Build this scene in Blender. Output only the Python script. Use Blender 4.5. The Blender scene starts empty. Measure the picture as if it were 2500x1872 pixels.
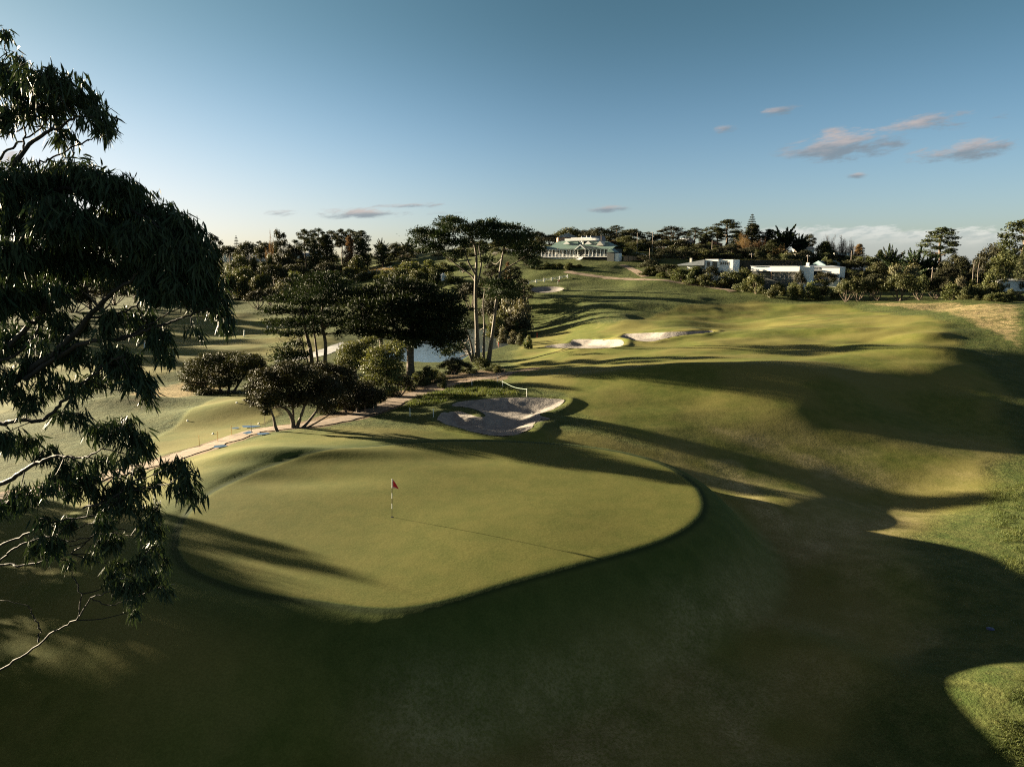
import bpy, math, random
import numpy as np
from mathutils import Vector, Matrix, geometry
R = math.radians
scene = bpy.context.scene
COL = scene.collection

# ------------------------------------------------------------------ camera
CAMZ, F, CX, CY, PITCH = 14.0, 1720.0, 1250.0, 936.0, R(9.45)
cam_d = bpy.data.cameras.new("camera"); cam = bpy.data.objects.new("camera", cam_d); COL.objects.link(cam)
cam_d.sensor_width = 36; cam_d.lens = F / 2500 * 36; cam_d.clip_start = 0.1; cam_d.clip_end = 30000
cam.location = (0, 0, CAMZ); cam.rotation_euler = (math.pi / 2 - PITCH, 0, 0)
scene.camera = cam

# ------------------------------------------------------------------ light
SUN_AZ, SUN_EL = -63.0, 9.2           # degrees; azimuth measured from the view axis (+Y), negative = left
scene.view_settings.view_transform = 'Standard'; scene.view_settings.look = 'None'
scene.view_settings.exposure = 2.85; scene.view_settings.gamma = 1.0
scene.render.engine = 'CYCLES'
scene.cycles.use_denoising = False; scene.cycles.filter_width = 1.15; scene.cycles.sample_clamp_indirect = 2.0
scene.cycles.max_bounces = 6; scene.cycles.transparent_max_bounces = 4
sd = bpy.data.lights.new("sun", 'SUN'); so = bpy.data.objects.new("sun", sd); COL.objects.link(so)
sd.energy = 5.0; sd.angle = R(0.8); sd.color = (1.0, 0.83, 0.56)
sdir = Vector((math.sin(R(SUN_AZ)) * math.cos(R(SUN_EL)), math.cos(R(SUN_AZ)) * math.cos(R(SUN_EL)), math.sin(R(SUN_EL))))
so.rotation_euler = sdir.to_track_quat('Z', 'Y').to_euler()
so.location = (-60, 60, 60)


class NT:                                # small node-tree writer
    def __init__(s, tree): s.t = tree; s.n = tree.nodes; s.l = tree.links
    def add(s, typ, **kw):
        n = s.n.new(typ)
        for k, v in kw.items(): setattr(n, k, v)
        return n
    def put(s, sock, v):
        if isinstance(v, bpy.types.NodeSocket): s.l.new(v, sock)
        elif v is not None: sock.default_value = v
    def m(s, op, a, b=None, c=None, clamp=False):
        n = s.add('ShaderNodeMath', operation=op, use_clamp=clamp)
        s.put(n.inputs[0], a); s.put(n.inputs[1], b)
        if c is not None: s.put(n.inputs[2], c)
        return n.outputs[0]
    def ramp(s, x, lo, hi, a=0.0, b=1.0):
        n = s.add('ShaderNodeMapRange', interpolation_type='SMOOTHSTEP')
        s.put(n.inputs[0], x); s.put(n.inputs[1], lo); s.put(n.inputs[2], hi); s.put(n.inputs[3], a); s.put(n.inputs[4], b)
        return n.outputs[0]
    def mix(s, f, a, b, bt='MIX'):
        n = s.add('ShaderNodeMix', data_type='RGBA', blend_type=bt)
        s.put(n.inputs[0], f)
        for i, v in ((6, a), (7, b)):
            if isinstance(v, (tuple, list)): v = tuple(v) + ((1.0,) if len(v) == 3 else ())
            s.put(n.inputs[i], v)
        return n.outputs[2]
    def noise(s, vec, scale, detail=3, rough=.55, dist=0.0):
        n = s.add('ShaderNodeTexNoise'); s.put(n.inputs['Vector'], vec)
        n.inputs['Scale'].default_value = scale; n.inputs['Detail'].default_value = detail
        n.inputs['Roughness'].default_value = rough; n.inputs['Distortion'].default_value = dist
        return n.outputs[0]


# ------------------------------------------------------------------ sky
world = bpy.data.worlds.new("World"); scene.world = world; world.use_nodes = True
W = NT(world.node_tree); W.n.clear()
sky = W.add('ShaderNodeTexSky', sky_type='NISHITA'); sky.sun_disc = False
sky.sun_elevation = R(SUN_EL); sky.sun_rotation = R(SUN_AZ)
sky.altitude = 50; sky.air_density = 1.0; sky.dust_density = 0.9; sky.ozone_density = 2.0
tc = W.add('ShaderNodeTexCoord'); sp = W.add('ShaderNodeSeparateXYZ'); W.put(sp.inputs[0], tc.outputs['Generated'])
dy = W.m('MAXIMUM', sp.outputs[1], 0.05)
gx = W.m('DIVIDE', sp.outputs[0], dy); gz = W.m('DIVIDE', sp.outputs[2], dy)


def sky_px(u, v):                        # direction of a picture point as (x/y, z/y): world direction coordinates
    a, b = (u - CX) / F, -(v - CY) / F
    y = math.cos(PITCH) + b * math.sin(PITCH); z = -math.sin(PITCH) + b * math.cos(PITCH)
    return a / y, z / y


cv = W.add('ShaderNodeCombineXYZ'); W.put(cv.inputs[0], W.m('MULTIPLY', gx, 1.0)); W.put(cv.inputs[1], W.m('SUBTRACT', W.m('MULTIPLY', gz, 4.2), W.m('MULTIPLY', gx, .55)))
cn = W.noise(cv.outputs[0], 13.0, 9, .66, .25); cn2 = W.noise(cv.outputs[0], 34.0, 5, .6)
fld = None; hgt = None
for (u, v, hw, hh, tilt, s) in [(2085, 350, 170, 40, 8, 1.0), (1900, 270, 62, 15, 11, .8), (2360, 366, 150, 28, 10, .9), (2260, 300, 210, 30, 8, .45),
                                (880, 521, 130, 14, 1, 1.0), (1000, 503, 95, 8, 2, .9), (1090, 520, 110, 6, 3, .7), (1500, 508, 60, 10, 4, .8),
                                (2092, 428, 30, 9, 2, .9), (1775, 312, 32, 12, 12, .75), (1380, 508, 26, 6, 6, .6), (2440, 280, 90, 18, 12, .5), (20, 400, 75, 32, 0, 1.0), (690, 522, 50, 9, 0, .6)]:
    x0, z0 = sky_px(u, v); t = R(tilt)
    dx = W.m('SUBTRACT', gx, x0); dz = W.m('SUBTRACT', gz, z0)
    a = W.m('ADD', W.m('MULTIPLY', dx, math.cos(t) * F / hw), W.m('MULTIPLY', dz, math.sin(t) * F / hw))
    b = W.m('ADD', W.m('MULTIPLY', dx, -math.sin(t) * F / hh), W.m('MULTIPLY', dz, math.cos(t) * F / hh))
    r = W.m('SQRT', W.m('ADD', W.m('MULTIPLY', a, a), W.m('MULTIPLY', b, b)))
    f = W.m('MULTIPLY', W.m('SUBTRACT', 1.25, r, clamp=True), s)
    fld = f if fld is None else W.m('MAXIMUM', fld, f)
    hb = W.m('MULTIPLY', b, f); hgt = hb if hgt is None else W.m('ADD', hgt, hb)
dens = W.m('ADD', fld, W.m('MULTIPLY', W.m('SUBTRACT', cn, .5), 3.6))
dens = W.m('MULTIPLY', W.ramp(dens, .20, 1.05), W.ramp(fld, .02, .3))
# cumulus bank low over the sea on the right
bx0, _ = sky_px(1840, 600); _, bz1 = sky_px(2000, 556); _, bz0 = sky_px(2000, 650)
bank_top = W.m('ADD', bz1, W.m('ADD', W.m('MULTIPLY', W.m('SUBTRACT', cn, .5), .034), W.m('MULTIPLY', W.m('SUBTRACT', cn2, .5), .018)))
bank = W.m('MULTIPLY', W.ramp(W.m('SUBTRACT', bank_top, gz), -.002, .006), W.ramp(gx, bx0 - .10, bx0 + .06))
bank_edge = W.ramp(W.m('SUBTRACT', bank_top, gz), .004, .030, 1.0, 0.0)
K = .085
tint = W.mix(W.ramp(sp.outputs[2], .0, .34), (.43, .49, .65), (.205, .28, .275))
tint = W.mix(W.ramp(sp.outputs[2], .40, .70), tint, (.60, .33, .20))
sdot = W.add('ShaderNodeVectorMath', operation='DOT_PRODUCT'); W.put(sdot.inputs[0], tc.outputs['Generated']); sdot.inputs[1].default_value = tuple(sdir)
glow = W.m('MULTIPLY', W.ramp(sdot.outputs['Value'], .35, .97, 1.0, 1.55), W.ramp(sdot.outputs['Value'], -.1, .45, 1.27, 1.0))
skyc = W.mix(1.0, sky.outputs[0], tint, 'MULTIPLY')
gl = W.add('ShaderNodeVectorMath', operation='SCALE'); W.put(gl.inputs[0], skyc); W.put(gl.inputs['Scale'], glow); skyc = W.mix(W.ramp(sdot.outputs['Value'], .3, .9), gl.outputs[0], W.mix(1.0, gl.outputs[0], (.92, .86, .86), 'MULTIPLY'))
vd = W.add('ShaderNodeSeparateColor'); W.put(vd.inputs[0], skyc)      # soft shoulder so that the glow near the sun keeps its colour
vc = W.add('ShaderNodeCombineColor')
for i in range(3):
    x = vd.outputs[i]; q = W.m('DIVIDE', x, 3.6)
    W.put(vc.inputs[i], W.m('DIVIDE', x, W.m('SQRT', W.m('ADD', 1.0, W.m('MULTIPLY', q, q)))))
skyc = vc.outputs[0]
lit = W.ramp(W.m('ADD', hgt, W.m('SUBTRACT', cn2, .5)), -.35, .5)
cc = W.mix(lit, (.62, .74, .86), (1.65, 1.38, 1.28))
skyc = W.mix(W.m('MULTIPLY', dens, .8), skyc, cc)
bc = W.mix(W.m('MULTIPLY', bank_edge, W.ramp(cn2, .35, .6)), (1.55, 1.66, 1.70), (2.7, 2.62, 2.5))
skyc = W.mix(W.m('MULTIPLY', bank, .52), skyc, bc)
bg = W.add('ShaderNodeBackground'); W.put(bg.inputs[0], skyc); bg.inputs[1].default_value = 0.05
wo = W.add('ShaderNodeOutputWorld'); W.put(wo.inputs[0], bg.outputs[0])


# ------------------------------------------------------------------ object helpers
def tag(o, label=None, cat=None, group=None, kind=None):
    if label: o['label'] = label
    if cat: o['category'] = cat
    if group: o['group'] = group
    if kind: o['kind'] = kind
    return o


def empty(name, loc, label, cat, group=None, rz=0.0):
    o = bpy.data.objects.new(name, None); COL.objects.link(o); o.location = loc; o.rotation_euler = (0, 0, rz)
    o.empty_display_size = .3
    return tag(o, label, cat, group)


def mesh_np(name, V, F_, mat, parent=None, smooth=False):
    """V (n,3), F_ list of (m,k) int arrays -> one mesh object"""
    V = np.asarray(V, dtype=np.float32); me = bpy.data.meshes.new(name)
    me.vertices.add(len(V)); me.vertices.foreach_set('co', V.ravel())
    F_ = [np.asarray(f, dtype=np.int32) for f in F_ if len(f)]
    loops = np.concatenate([f.ravel() for f in F_]); tot = np.concatenate([np.full(len(f), f.shape[1], np.int32) for f in F_])
    start = np.concatenate([[0], np.cumsum(tot)[:-1]]).astype(np.int32)
    me.loops.add(len(loops)); me.loops.foreach_set('vertex_index', loops)
    me.polygons.add(len(tot)); me.polygons.foreach_set('loop_start', start)
    me.polygons.foreach_set('use_smooth', np.full(len(tot), bool(smooth)))
    me.update(calc_edges=True); me.validate()
    if mat: me.materials.append(mat)
    o = bpy.data.objects.new(name, me); COL.objects.link(o)
    if parent: o.parent = parent
    return o


class MB:                                # mesh builder: boxes, tubes, prisms
    def __init__(s): s.v = []; s.f = {}; s.n = 0
    def add(s, V, faces):
        V = np.asarray(V, float).reshape(-1, 3)
        for f in faces: s.f.setdefault(len(f), []).append([i + s.n for i in f])
        s.v.append(V); s.n += len(V)
    def arr(s, V, F_):
        F_ = np.asarray(F_) + s.n; s.f.setdefault(F_.shape[1], []).extend(F_.tolist()); s.v.append(np.asarray(V, float)); s.n += len(V)
    def box(s, x0, x1, y0, y1, z0, z1):
        V = [(x, y, z) for z in (z0, z1) for y in (y0, y1) for x in (x0, x1)]
        s.add(V, [(0, 2, 3, 1), (4, 5, 7, 6), (0, 1, 5, 4), (2, 6, 7, 3), (0, 4, 6, 2), (1, 3, 7, 5)])
    def prism(s, pts, y0, y1):           # polygon in x,z pulled along y
        n = len(pts); V = [(x, y0, z) for x, z in pts] + [(x, y1, z) for x, z in pts]
        s.add(V, [tuple(range(n)), tuple(range(2 * n - 1, n - 1, -1))] + [(i, i + n, (i + 1) % n + n, (i + 1) % n) for i in range(n)])
    def prism_x(s, pts, x0, x1):         # polygon in y,z pulled along x
        n = len(pts); V = [(x0, y, z) for y, z in pts] + [(x1, y, z) for y, z in pts]
        s.add(V, [tuple(range(n)), tuple(range(2 * n - 1, n - 1, -1))] + [(i, i + n, (i + 1) % n + n, (i + 1) % n) for i in range(n)])
    def hip(s, x0, x1, y0, y1, z0, z1, inset):
        ym = (y0 + y1) / 2
        V = [(x0, y0, z0), (x1, y0, z0), (x1, y1, z0), (x0, y1, z0), (x0 + inset, ym, z1), (x1 - inset, ym, z1)]
        s.add(V, [(0, 1, 5, 4), (1, 2, 5), (2, 3, 4, 5), (3, 0, 4), (0, 3, 2, 1)])
    def tube(s, pts, rad, sides=7, cap=True):
        pts = [np.asarray(p, float) for p in pts]; k = len(pts)
        V = []; up = np.array((0.31, 0.2, 0.93))
        for i in range(k):
            t = pts[min(i + 1, k - 1)] - pts[max(i - 1, 0)]; t = t / (np.linalg.norm(t) + 1e-9)
            a = np.cross(t, up)
            if np.linalg.norm(a) < .15: a = np.cross(t, (1, 0, 0))
            a = a / np.linalg.norm(a); b = np.cross(t, a)
            for j in range(sides):
                an = 2 * math.pi * j / sides
                V.append(pts[i] + rad[i] * (math.cos(an) * a + math.sin(an) * b))
        Fc = [(i * sides + j, i * sides + (j + 1) % sides, (i + 1) * sides + (j + 1) % sides, (i + 1) * sides + j) for i in range(k - 1) for j in range(sides)]
        s.add(V, Fc)
        if cap:
            s.f.setdefault(sides, []).append([s.n - len(V) + j for j in range(sides)])
            s.f.setdefault(sides, []).append([s.n - sides + j for j in range(sides)])
    def build(s, name, mat, parent=None, smooth=False):
        return mesh_np(name, np.concatenate(s.v), list(s.f.values()), mat, parent, smooth)


def smooth_path(pts, n=4):               # Catmull-Rom through points
    P = [np.asarray(p, float) for p in pts]; P = [2 * P[0] - P[1]] + P + [2 * P[-1] - P[-2]]; out = []
    for i in range(1, len(P) - 2):
        for k in range(n):
            t = k / n
            out.append(.5 * (2 * P[i] + (P[i + 1] - P[i - 1]) * t + (2 * P[i - 1] - 5 * P[i] + 4 * P[i + 1] - P[i + 2]) * t * t + (3 * P[i] - P[i - 1] - 3 * P[i + 1] + P[i + 2]) * t ** 3))
    out.append(P[-2]); return out


# ------------------------------------------------------------------ numeric helpers
def vnoise(x, y, seed=0):
    x = np.asarray(x, float); y = np.asarray(y, float)
    xi = np.floor(x).astype(np.int64); yi = np.floor(y).astype(np.int64); fx = x - xi; fy = y - yi
    fx = fx ** 3 * (fx * (6 * fx - 15) + 10); fy = fy ** 3 * (fy * (6 * fy - 15) + 10)
    def h(a, b):
        n = (a * 374761393 + b * 668265263 + seed * 1442695041) & 0xffffffff
        n = ((n ^ (n >> 13)) * 1274126177) & 0xffffffff
        return ((n ^ (n >> 16)) & 0xffff) / 32767.5 - 1
    return (h(xi, yi) * (1 - fx) + h(xi + 1, yi) * fx) * (1 - fy) + (h(xi, yi + 1) * (1 - fx) + h(xi + 1, yi + 1) * fx) * fy


def sstep(x, a, b):
    t = np.clip((x - a) / (b - a), 0, 1); return t * t * (3 - 2 * t)


def sdf(poly, X, Y):                     # signed distance to a polygon, negative inside
    X = np.asarray(X, float); Y = np.asarray(Y, float); P = np.asarray(poly, float)[:, :2]; n = len(P)
    lo = P.min(0) - 30; hi = P.max(0) + 30
    out = np.full(X.shape, 30.0); sel = (X > lo[0]) & (X < hi[0]) & (Y > lo[1]) & (Y < hi[1])
    if not sel.any(): return out
    x = X[sel]; y = Y[sel]; d = np.full(x.shape, 1e18); ins = np.zeros(x.shape, bool)
    for i in range(n):
        a = P[i]; b = P[(i + 1) % n]; e = b - a; wx = x - a[0]; wy = y - a[1]
        t = np.clip((wx * e[0] + wy * e[1]) / (e @ e + 1e-12), 0, 1)
        d = np.minimum(d, (wx - t * e[0]) ** 2 + (wy - t * e[1]) ** 2)
        c = (a[1] > y) != (b[1] > y)
        with np.errstate(divide='ignore', invalid='ignore'):
            ins ^= c & (x < e[0] * (y - a[1]) / (e[1] if abs(e[1]) > 1e-12 else 1e-12) + a[0])
    out[sel] = np.minimum(np.sqrt(d), 30) * np.where(ins, -1, 1)
    return out


def ray(u, v):
    a, b = (u - CX) / F, -(v - CY) / F
    return np.array((a, math.cos(PITCH) + b * math.sin(PITCH), -math.sin(PITCH) + b * math.cos(PITCH)))


def at(u, v, Y):                         # point on the sight line of picture point (u,v) at forward distance Y
    d = ray(u, v); return np.array((0, 0, CAMZ)) + d * (Y / d[1])


def at_z(u, v, z):
    d = ray(u, v); return np.array((0, 0, CAMZ)) + d * ((z - CAMZ) / d[2])


# ------------------------------------------------------------------ terrain height
CP = []
for u, v, z in [(0, 1872, -2.7), (1250, 1872, -4), (2500, 1872, -3.6), (1250, 1650, -4), (2000, 1600, -4.3), (2500, 1500, -3.3), (600, 1600, -2.3), (0, 1450, -1.4), (300, 1420, -.8),
                (300, 1250, -.9), (0, 1200, -.9), (700, 1095, -.4), (1100, 1075, -1.2), (1500, 1050, -1.8), (1900, 1200, -4.0), (2250, 1250, -4.7), (2490, 1330, -3.6), (2500, 1150, -3.7), (2050, 1130, -3.8),
                (1800, 1400, -4.3), (960, 1500, -2.8), (1500, 1420, -3.8), (957, 1262, -.9), (1220, 1015, -1.5), (1700, 985, -.9), (2200, 1000, -1.8), (2500, 1000, -2.0),
                (1600, 900, .6), (2000, 862, 1.3), (2400, 870, 1.8), (2500, 780, 4.8), (2200, 742, 4.2), (2500, 752, 5.2), (1500, 832, -.3), (1800, 780, .7), (2000, 735, 3.8),
                (1600, 745, 3.0), (1320, 850, -2.2), (1300, 905, -2.0), (1005, 915, -2.8), (1180, 865, -3.2), (700, 1050, -.9), (500, 1080, -1.0), (860, 1010, -1.5), (560, 1000, -2.0), (400, 930, -3.5), (0, 1000, -2.5),
                (0, 900, -3.6), (300, 850, -4.4), (600, 800, -4.7), (800, 860, -3.9), (250, 1130, -1.4)]:
    p = at_z(u, v, z); CP.append(p)
for u, v, Y in [(1500, 690, 260), (1400, 650, 300), (1400, 633, 322), (1700, 722, 225), (1300, 705, 255), (1250, 765, 190), (300, 750, 285), (600, 730, 330), (560, 690, 420), (600, 640, 520),
                (900, 640, 450), (900, 690, 330), (1100, 770, 205), (1085, 690, 300), (0, 700, 420), (0, 640, 600), (1600, 640, 300), (1800, 693, 245), (1950, 645, 330), (2200, 700, 255),
                (2200, 650, 380), (2345, 662, 350), (2500, 700, 260), (2500, 655, 380), (1520, 640, 305), (1200, 635, 322), (1750, 610, 400), (1100, 610, 420), (1450, 600, 430)]:
    CP.append(at(u, v, Y))
for az, r, z in [(-62, 20, -2.5), (-62, 50, -1.6), (-62, 100, -3), (-62, 300, -1), (-62, 600, 10), (62, 20, -4), (62, 60, -3), (62, 120, 0), (62, 300, 8), (62, 600, 12), (-110, 20, -2.5), (-110, 100, -2), (-110, 500, 5), (110, 20, -4), (110, 100, -2), (110, 500, 5), (170, 20, -3), (-170, 20, -3), (0, 8, -4)] + \
        [(az, 800, 12) for az in (-40, -20, 0, 20, 40)] + [(az, 1800, 0) for az in (-60, -30, 0, 30, 60)] + [(az, 8000, -20) for az in (-60, -30, 0, 30, 60)]:
    CP.append(np.array((r * math.sin(R(az)), r * math.cos(R(az)), z)))
CP += [np.array(q) for q in ((10.2, 125, -.2), (44, 108, 1.3), (69, 95, .3), (20, 90, .9), (37.8, 81, 1.0), (2.2, 99, -.9))]
CP = np.array(CP)


def qpol(X, Y):
    return np.stack([np.arctan2(X, Y), np.log(np.sqrt(X * X + Y * Y) + 1.0) * 1.0], -1)


def tps(r2): return np.where(r2 > 1e-12, r2 * np.log(r2 + 1e-12), 0)


Q = qpol(CP[:, 0], CP[:, 1]); nq = len(Q)
A = tps(((Q[:, None] - Q[None]) ** 2).sum(-1)) + np.eye(nq) * 1e-3
Pm = np.concatenate([np.ones((nq, 1)), Q], 1)
SOL = np.linalg.solve(np.block([[A, Pm], [Pm.T, np.zeros((3, 3))]]), np.concatenate([CP[:, 2], np.zeros(3)]))


def base_h(X, Y):
    X = np.asarray(X, float); Y = np.asarray(Y, float); sh = X.shape; X = X.ravel(); Y = Y.ravel(); out = np.empty(len(X))
    for i in range(0, len(X), 60000):
        q = qpol(X[i:i + 60000], Y[i:i + 60000])
        out[i:i + 60000] = tps(((q[:, None] - Q[None]) ** 2).sum(-1)) @ SOL[:nq] + SOL[nq] + q @ SOL[nq + 1:]
    a = np.abs(np.arctan2(X, Y)); w = sstep(a, R(95), R(140))
    return (out * (1 - w) - 2.5 * w).reshape(sh)


S2 = 2500 / 2212
GREEN = [at_z(u * S2, v * S2, 0)[:2] for u, v in smooth_path([(388, 1185), (398, 1135), (440, 1083), (520, 1038), (610, 1008), (720, 988), (850, 968), (1000, 958), (1150, 960), (1300, 973), (1420, 1000), (1490, 1040), (1512, 1080),
         (1495, 1115), (1430, 1152), (1300, 1195), (1100, 1248), (950, 1290), (830, 1305), (690, 1290), (560, 1272), (470, 1245), (412, 1218), (388, 1185)], 3)[:-1]]
RIMS = [tuple(at_z(u, v, 0)[:2]) + r for u, v, r in ((720, 1118, (7.5, 1.9, R(4), .52)), (530, 1160, (4.5, 2.4, R(30), .16)), (745, 1172, (5.5, 2.2, 0.0, -.22)), (1150, 1120, (6, 2, 0.0, -.15)))]
BUMPS = []                               # (x, y, rx, ry, angle, height)


def bump_px(u, v, z, rx, ry, ang, h):
    p = at_z(u, v, z); BUMPS.append((p[0], p[1], rx, ry, R(ang), h))


bump_px(560, 1000, -1.5, 9, 6, 20, 1.1)          # tee mound on the left
bump_px(640, 975, -1.5, 7, 6, 20, .8)
bump_px(300, 985, -2.5, 9, 5, 10, 1.1)
bump_px(740, 1118, -.3, 6.5, 2.4, -8, .95)          # lit rim behind the green
bump_px(560, 1140, -.3, 5, 2.4, 20, .35)
bump_px(740, 1165, 0, 4.5, 2.2, 0, -.35)
bump_px(1650, 955, -1.5, 14, 4, -8, .9)
bump_px(2250, 865, 0, 6, 4, 0, .75); bump_px(2140, 865, 0, 6, 5, 0, -.7); bump_px(2300, 800, 1.5, 6, 3, 20, -1.0); bump_px(2390, 795, 1.5, 6, 4, 0, .9)
bump_px(2330, 905, -.5, 8, 3, -10, .8); bump_px(2010, 840, 0, 9, 4, -15, .7); bump_px(1680, 778, 1.5, 13, 7, 0, .9); bump_px(1800, 775, 1.5, 10, 4, 0, -.5); bump_px(1560, 745, 3, 14, 5, 0, .8)
bump_px(1950, 1220, -3.4, 9, 4, 25, .9); bump_px(2180, 1170, -3, 9, 5, 20, -.8); bump_px(2200, 1400, -3.8, 7, 4, -30, .7); bump_px(1750, 1560, -4, 7, 4, 40, .8)
bump_px(1430, 1680, -4, 6, 3.5, 10, .5); bump_px(2060, 1640, -4, 2.2, 5, 35, .7); bump_px(340, 1730, -3, 5, 3, 0, .8); bump_px(2480, 1750, -3.5, 5, 4, 0, 1.3)


BUNK = {}
PONDZ = -4.3
POND = [at_z(u, v, PONDZ)[:2] for u, v in [(905, 870), (930, 850), (1000, 835), (1060, 828), (1100, 810), (1160, 800), (1220, 803), (1270, 806), (1292, 818), (1270, 835), (1225, 850), (1190, 860), (1150, 868), (1130, 881), (1060, 887), (990, 885), (930, 880)]]


def height(X, Y):
    X = np.asarray(X, float); Y = np.asarray(Y, float); h = base_h(X, Y); r = np.hypot(X, Y)
    far = sstep(r, 60, 160); nearw = sstep(r, 20, 50)
    h = h + vnoise(X / 17 + 3, Y / 17, 1) * (.22 + .35 * far) + vnoise(X / 9, Y / 6, 2) * (.10 + .20 * far) + vnoise(X / 4.8, Y / 2.6, 3) * (.03 + .085 * far) + vnoise(X / 2.1, Y / 1.3, 13) * (.007 + .024 * far)
    h = h + vnoise(X / 45, Y / 45, 7) * .5 * far
    for (bx, by, rx, ry, an, hh) in BUMPS:
        dx = X - bx; dy_ = Y - by; c, s = math.cos(an), math.sin(an)
        e = ((dx * c + dy_ * s) / rx) ** 2 + ((-dx * s + dy_ * c) / ry) ** 2
        h = h + hh * np.exp(-e * 1.4)
    g = sdf(GREEN, X, Y)
    gz = 0.0 + .012 * (X + 4) * -1 * .6 + .012 * (Y - 40) + vnoise(X / 9, Y / 9, 5) * .10
    w = 1 - sstep(g, 0.2, 5.5 + 5 * sstep(-X, 6, 14))
    h = h * (1 - w) + gz * w
    for (bx, by, rx, ry, an, hh) in RIMS:
        dx = X - bx; dy_ = Y - by; c, s = math.cos(an), math.sin(an)
        h = h + hh * np.exp(-1.4 * (((dx * c + dy_ * s) / rx) ** 2 + ((-dx * s + dy_ * c) / ry) ** 2))
    h = h - .05 * np.exp(-((g - .5) / .35) ** 2)
    for poly, dep in BUNK.values():
        s = sdf(poly, X, Y)
        h = h - dep * (1 - sstep(s, -2.6, .15)) * 1.0 + .22 * np.exp(-((s - .8) / .8) ** 2)
    s = sdf(POND, X, Y)
    w = 1 - sstep(s, 0, 26); h = h * (1 - w) + np.minimum(h, PONDZ + .25) * w
    h = np.where(s < 0, np.minimum(h, PONDZ + .25 - np.minimum(-s * .5, 1.0)), h)
    return h


def gz(x, y): return float(height(np.array([x]), np.array([y]))[0])


TT = np.exp(np.linspace(math.log(6), math.log(900), 1400))


def hit(u, v):                           # where the sight line meets the ground
    d = ray(u, v); d = d / d[1]
    P = np.array((0, 0, CAMZ)) + TT[:, None] * d
    g = P[:, 2] - height(P[:, 0], P[:, 1]); k = np.argmax(g < 0)
    if g[k] >= 0: k = len(TT) - 1
    if k == 0: return P[0]
    t = g[k - 1] / (g[k - 1] - g[k] + 1e-12); p = P[k - 1] + (P[k] - P[k - 1]) * t
    p[2] = gz(p[0], p[1]); return p


def bunk(pts, z): return [hit(u, v)[:2] for u, v in smooth_path(pts + [pts[0]], 3)[:-1]]


def z4(a, b): return (950 + a / 4.424, 900 + b / 4.424)


BUNK_ = {  # outline, depth, lip
    'greenside': (bunk([z4(*q) for q in [(515, 560), (560, 490), (650, 470), (800, 480), (960, 530), (1040, 525), (1000, 480), (860, 430), (680, 410), (740, 370), (950, 345), (1200, 325), (1500, 318), (1700, 328), (1880, 345), (1870, 385), (1760, 450), (1640, 490), (1640, 520), (1740, 555), (1580, 590), (1540, 650), (1400, 715), (1200, 740), (1000, 715), (800, 660), (620, 610)]], -1.5), .7),
    'fair_a': (bunk([(1328, 847), (1350, 842), (1390, 838), (1400, 830), (1450, 829), (1510, 831), (1523, 838), (1515, 846), (1470, 851), (1400, 851), (1350, 850)], -1.0), .9),
    'fair_b': (bunk([(1513, 826), (1530, 816), (1600, 813), (1680, 810), (1744, 808), (1730, 814), (1670, 819), (1620, 828), (1590, 835), (1550, 832)], -.8), .9),
    'far': (bunk([(1296, 708), (1305, 702), (1340, 700), (1374, 703), (1372, 709), (1345, 715), (1310, 715), (1297, 713)], 6.6), .8),
    'left_far': (bunk([(378, 727), (392, 718), (430, 718), (446, 726), (440, 736), (400, 737)], -1.6), .7)}
BUNK.update(BUNK_)


def on(u, Y):                            # ground point in picture column u at distance Y (refined for height)
    x = (u - CX) / F * Y * math.cos(PITCH)
    for _ in range(3):
        z = gz(x, Y); b = z - CAMZ
        fw = Y * math.cos(PITCH) - b * math.sin(PITCH); x = (u - CX) / F * fw
    return np.array((x, Y, gz(x, Y)))


def stand(u, vtop, H, lo=120, hi=560):   # distance at which something H metres tall reaches picture row vtop
    Ys = np.arange(lo, hi, 2.0); d = ray(u, vtop); d = d / d[1]
    e = np.abs(CAMZ + d[2] * Ys - height(d[0] * Ys, Ys) - H); return float(Ys[int(np.argmin(e))])


def pxscale(p):                          # metres per picture pixel at p
    return (p[1] * math.cos(PITCH) - (p[2] - CAMZ) * math.sin(PITCH)) / F


# ------------------------------------------------------------------ materials
def mat(name):
    m = bpy.data.materials.new(name); m.use_nodes = True; t = NT(m.node_tree); t.n.clear()
    o = t.add('ShaderNodeOutputMaterial'); return m, t, o


def simple(name, col, rough=.7, var=.25, scale=3.0, bump=0.0, bscale=20.0, metal=0.0, spec=.3):
    m, t, o = mat(name); c = t.add('ShaderNodeTexCoord').outputs['Object']
    n = t.noise(c, scale, 4, .6); f = t.ramp(n, .3, .7)
    colr = t.mix(f, tuple(x * (1 - var) for x in col), tuple(min(1, x * (1 + var)) for x in col))
    b = t.add('ShaderNodeBsdfPrincipled'); t.put(b.inputs['Base Color'], colr); b.inputs['Roughness'].default_value = rough
    b.inputs['Metallic'].default_value = metal; b.inputs['Specular IOR Level'].default_value = spec
    if bump:
        bp = t.add('ShaderNodeBump'); bp.inputs['Strength'].default_value = bump; bp.inputs['Distance'].default_value = .03
        t.put(bp.inputs['Height'], t.noise(c, bscale, 4, .6)); t.put(b.inputs['Normal'], bp.outputs[0])
    t.put(o.inputs[0], b.outputs[0]); return m


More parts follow.
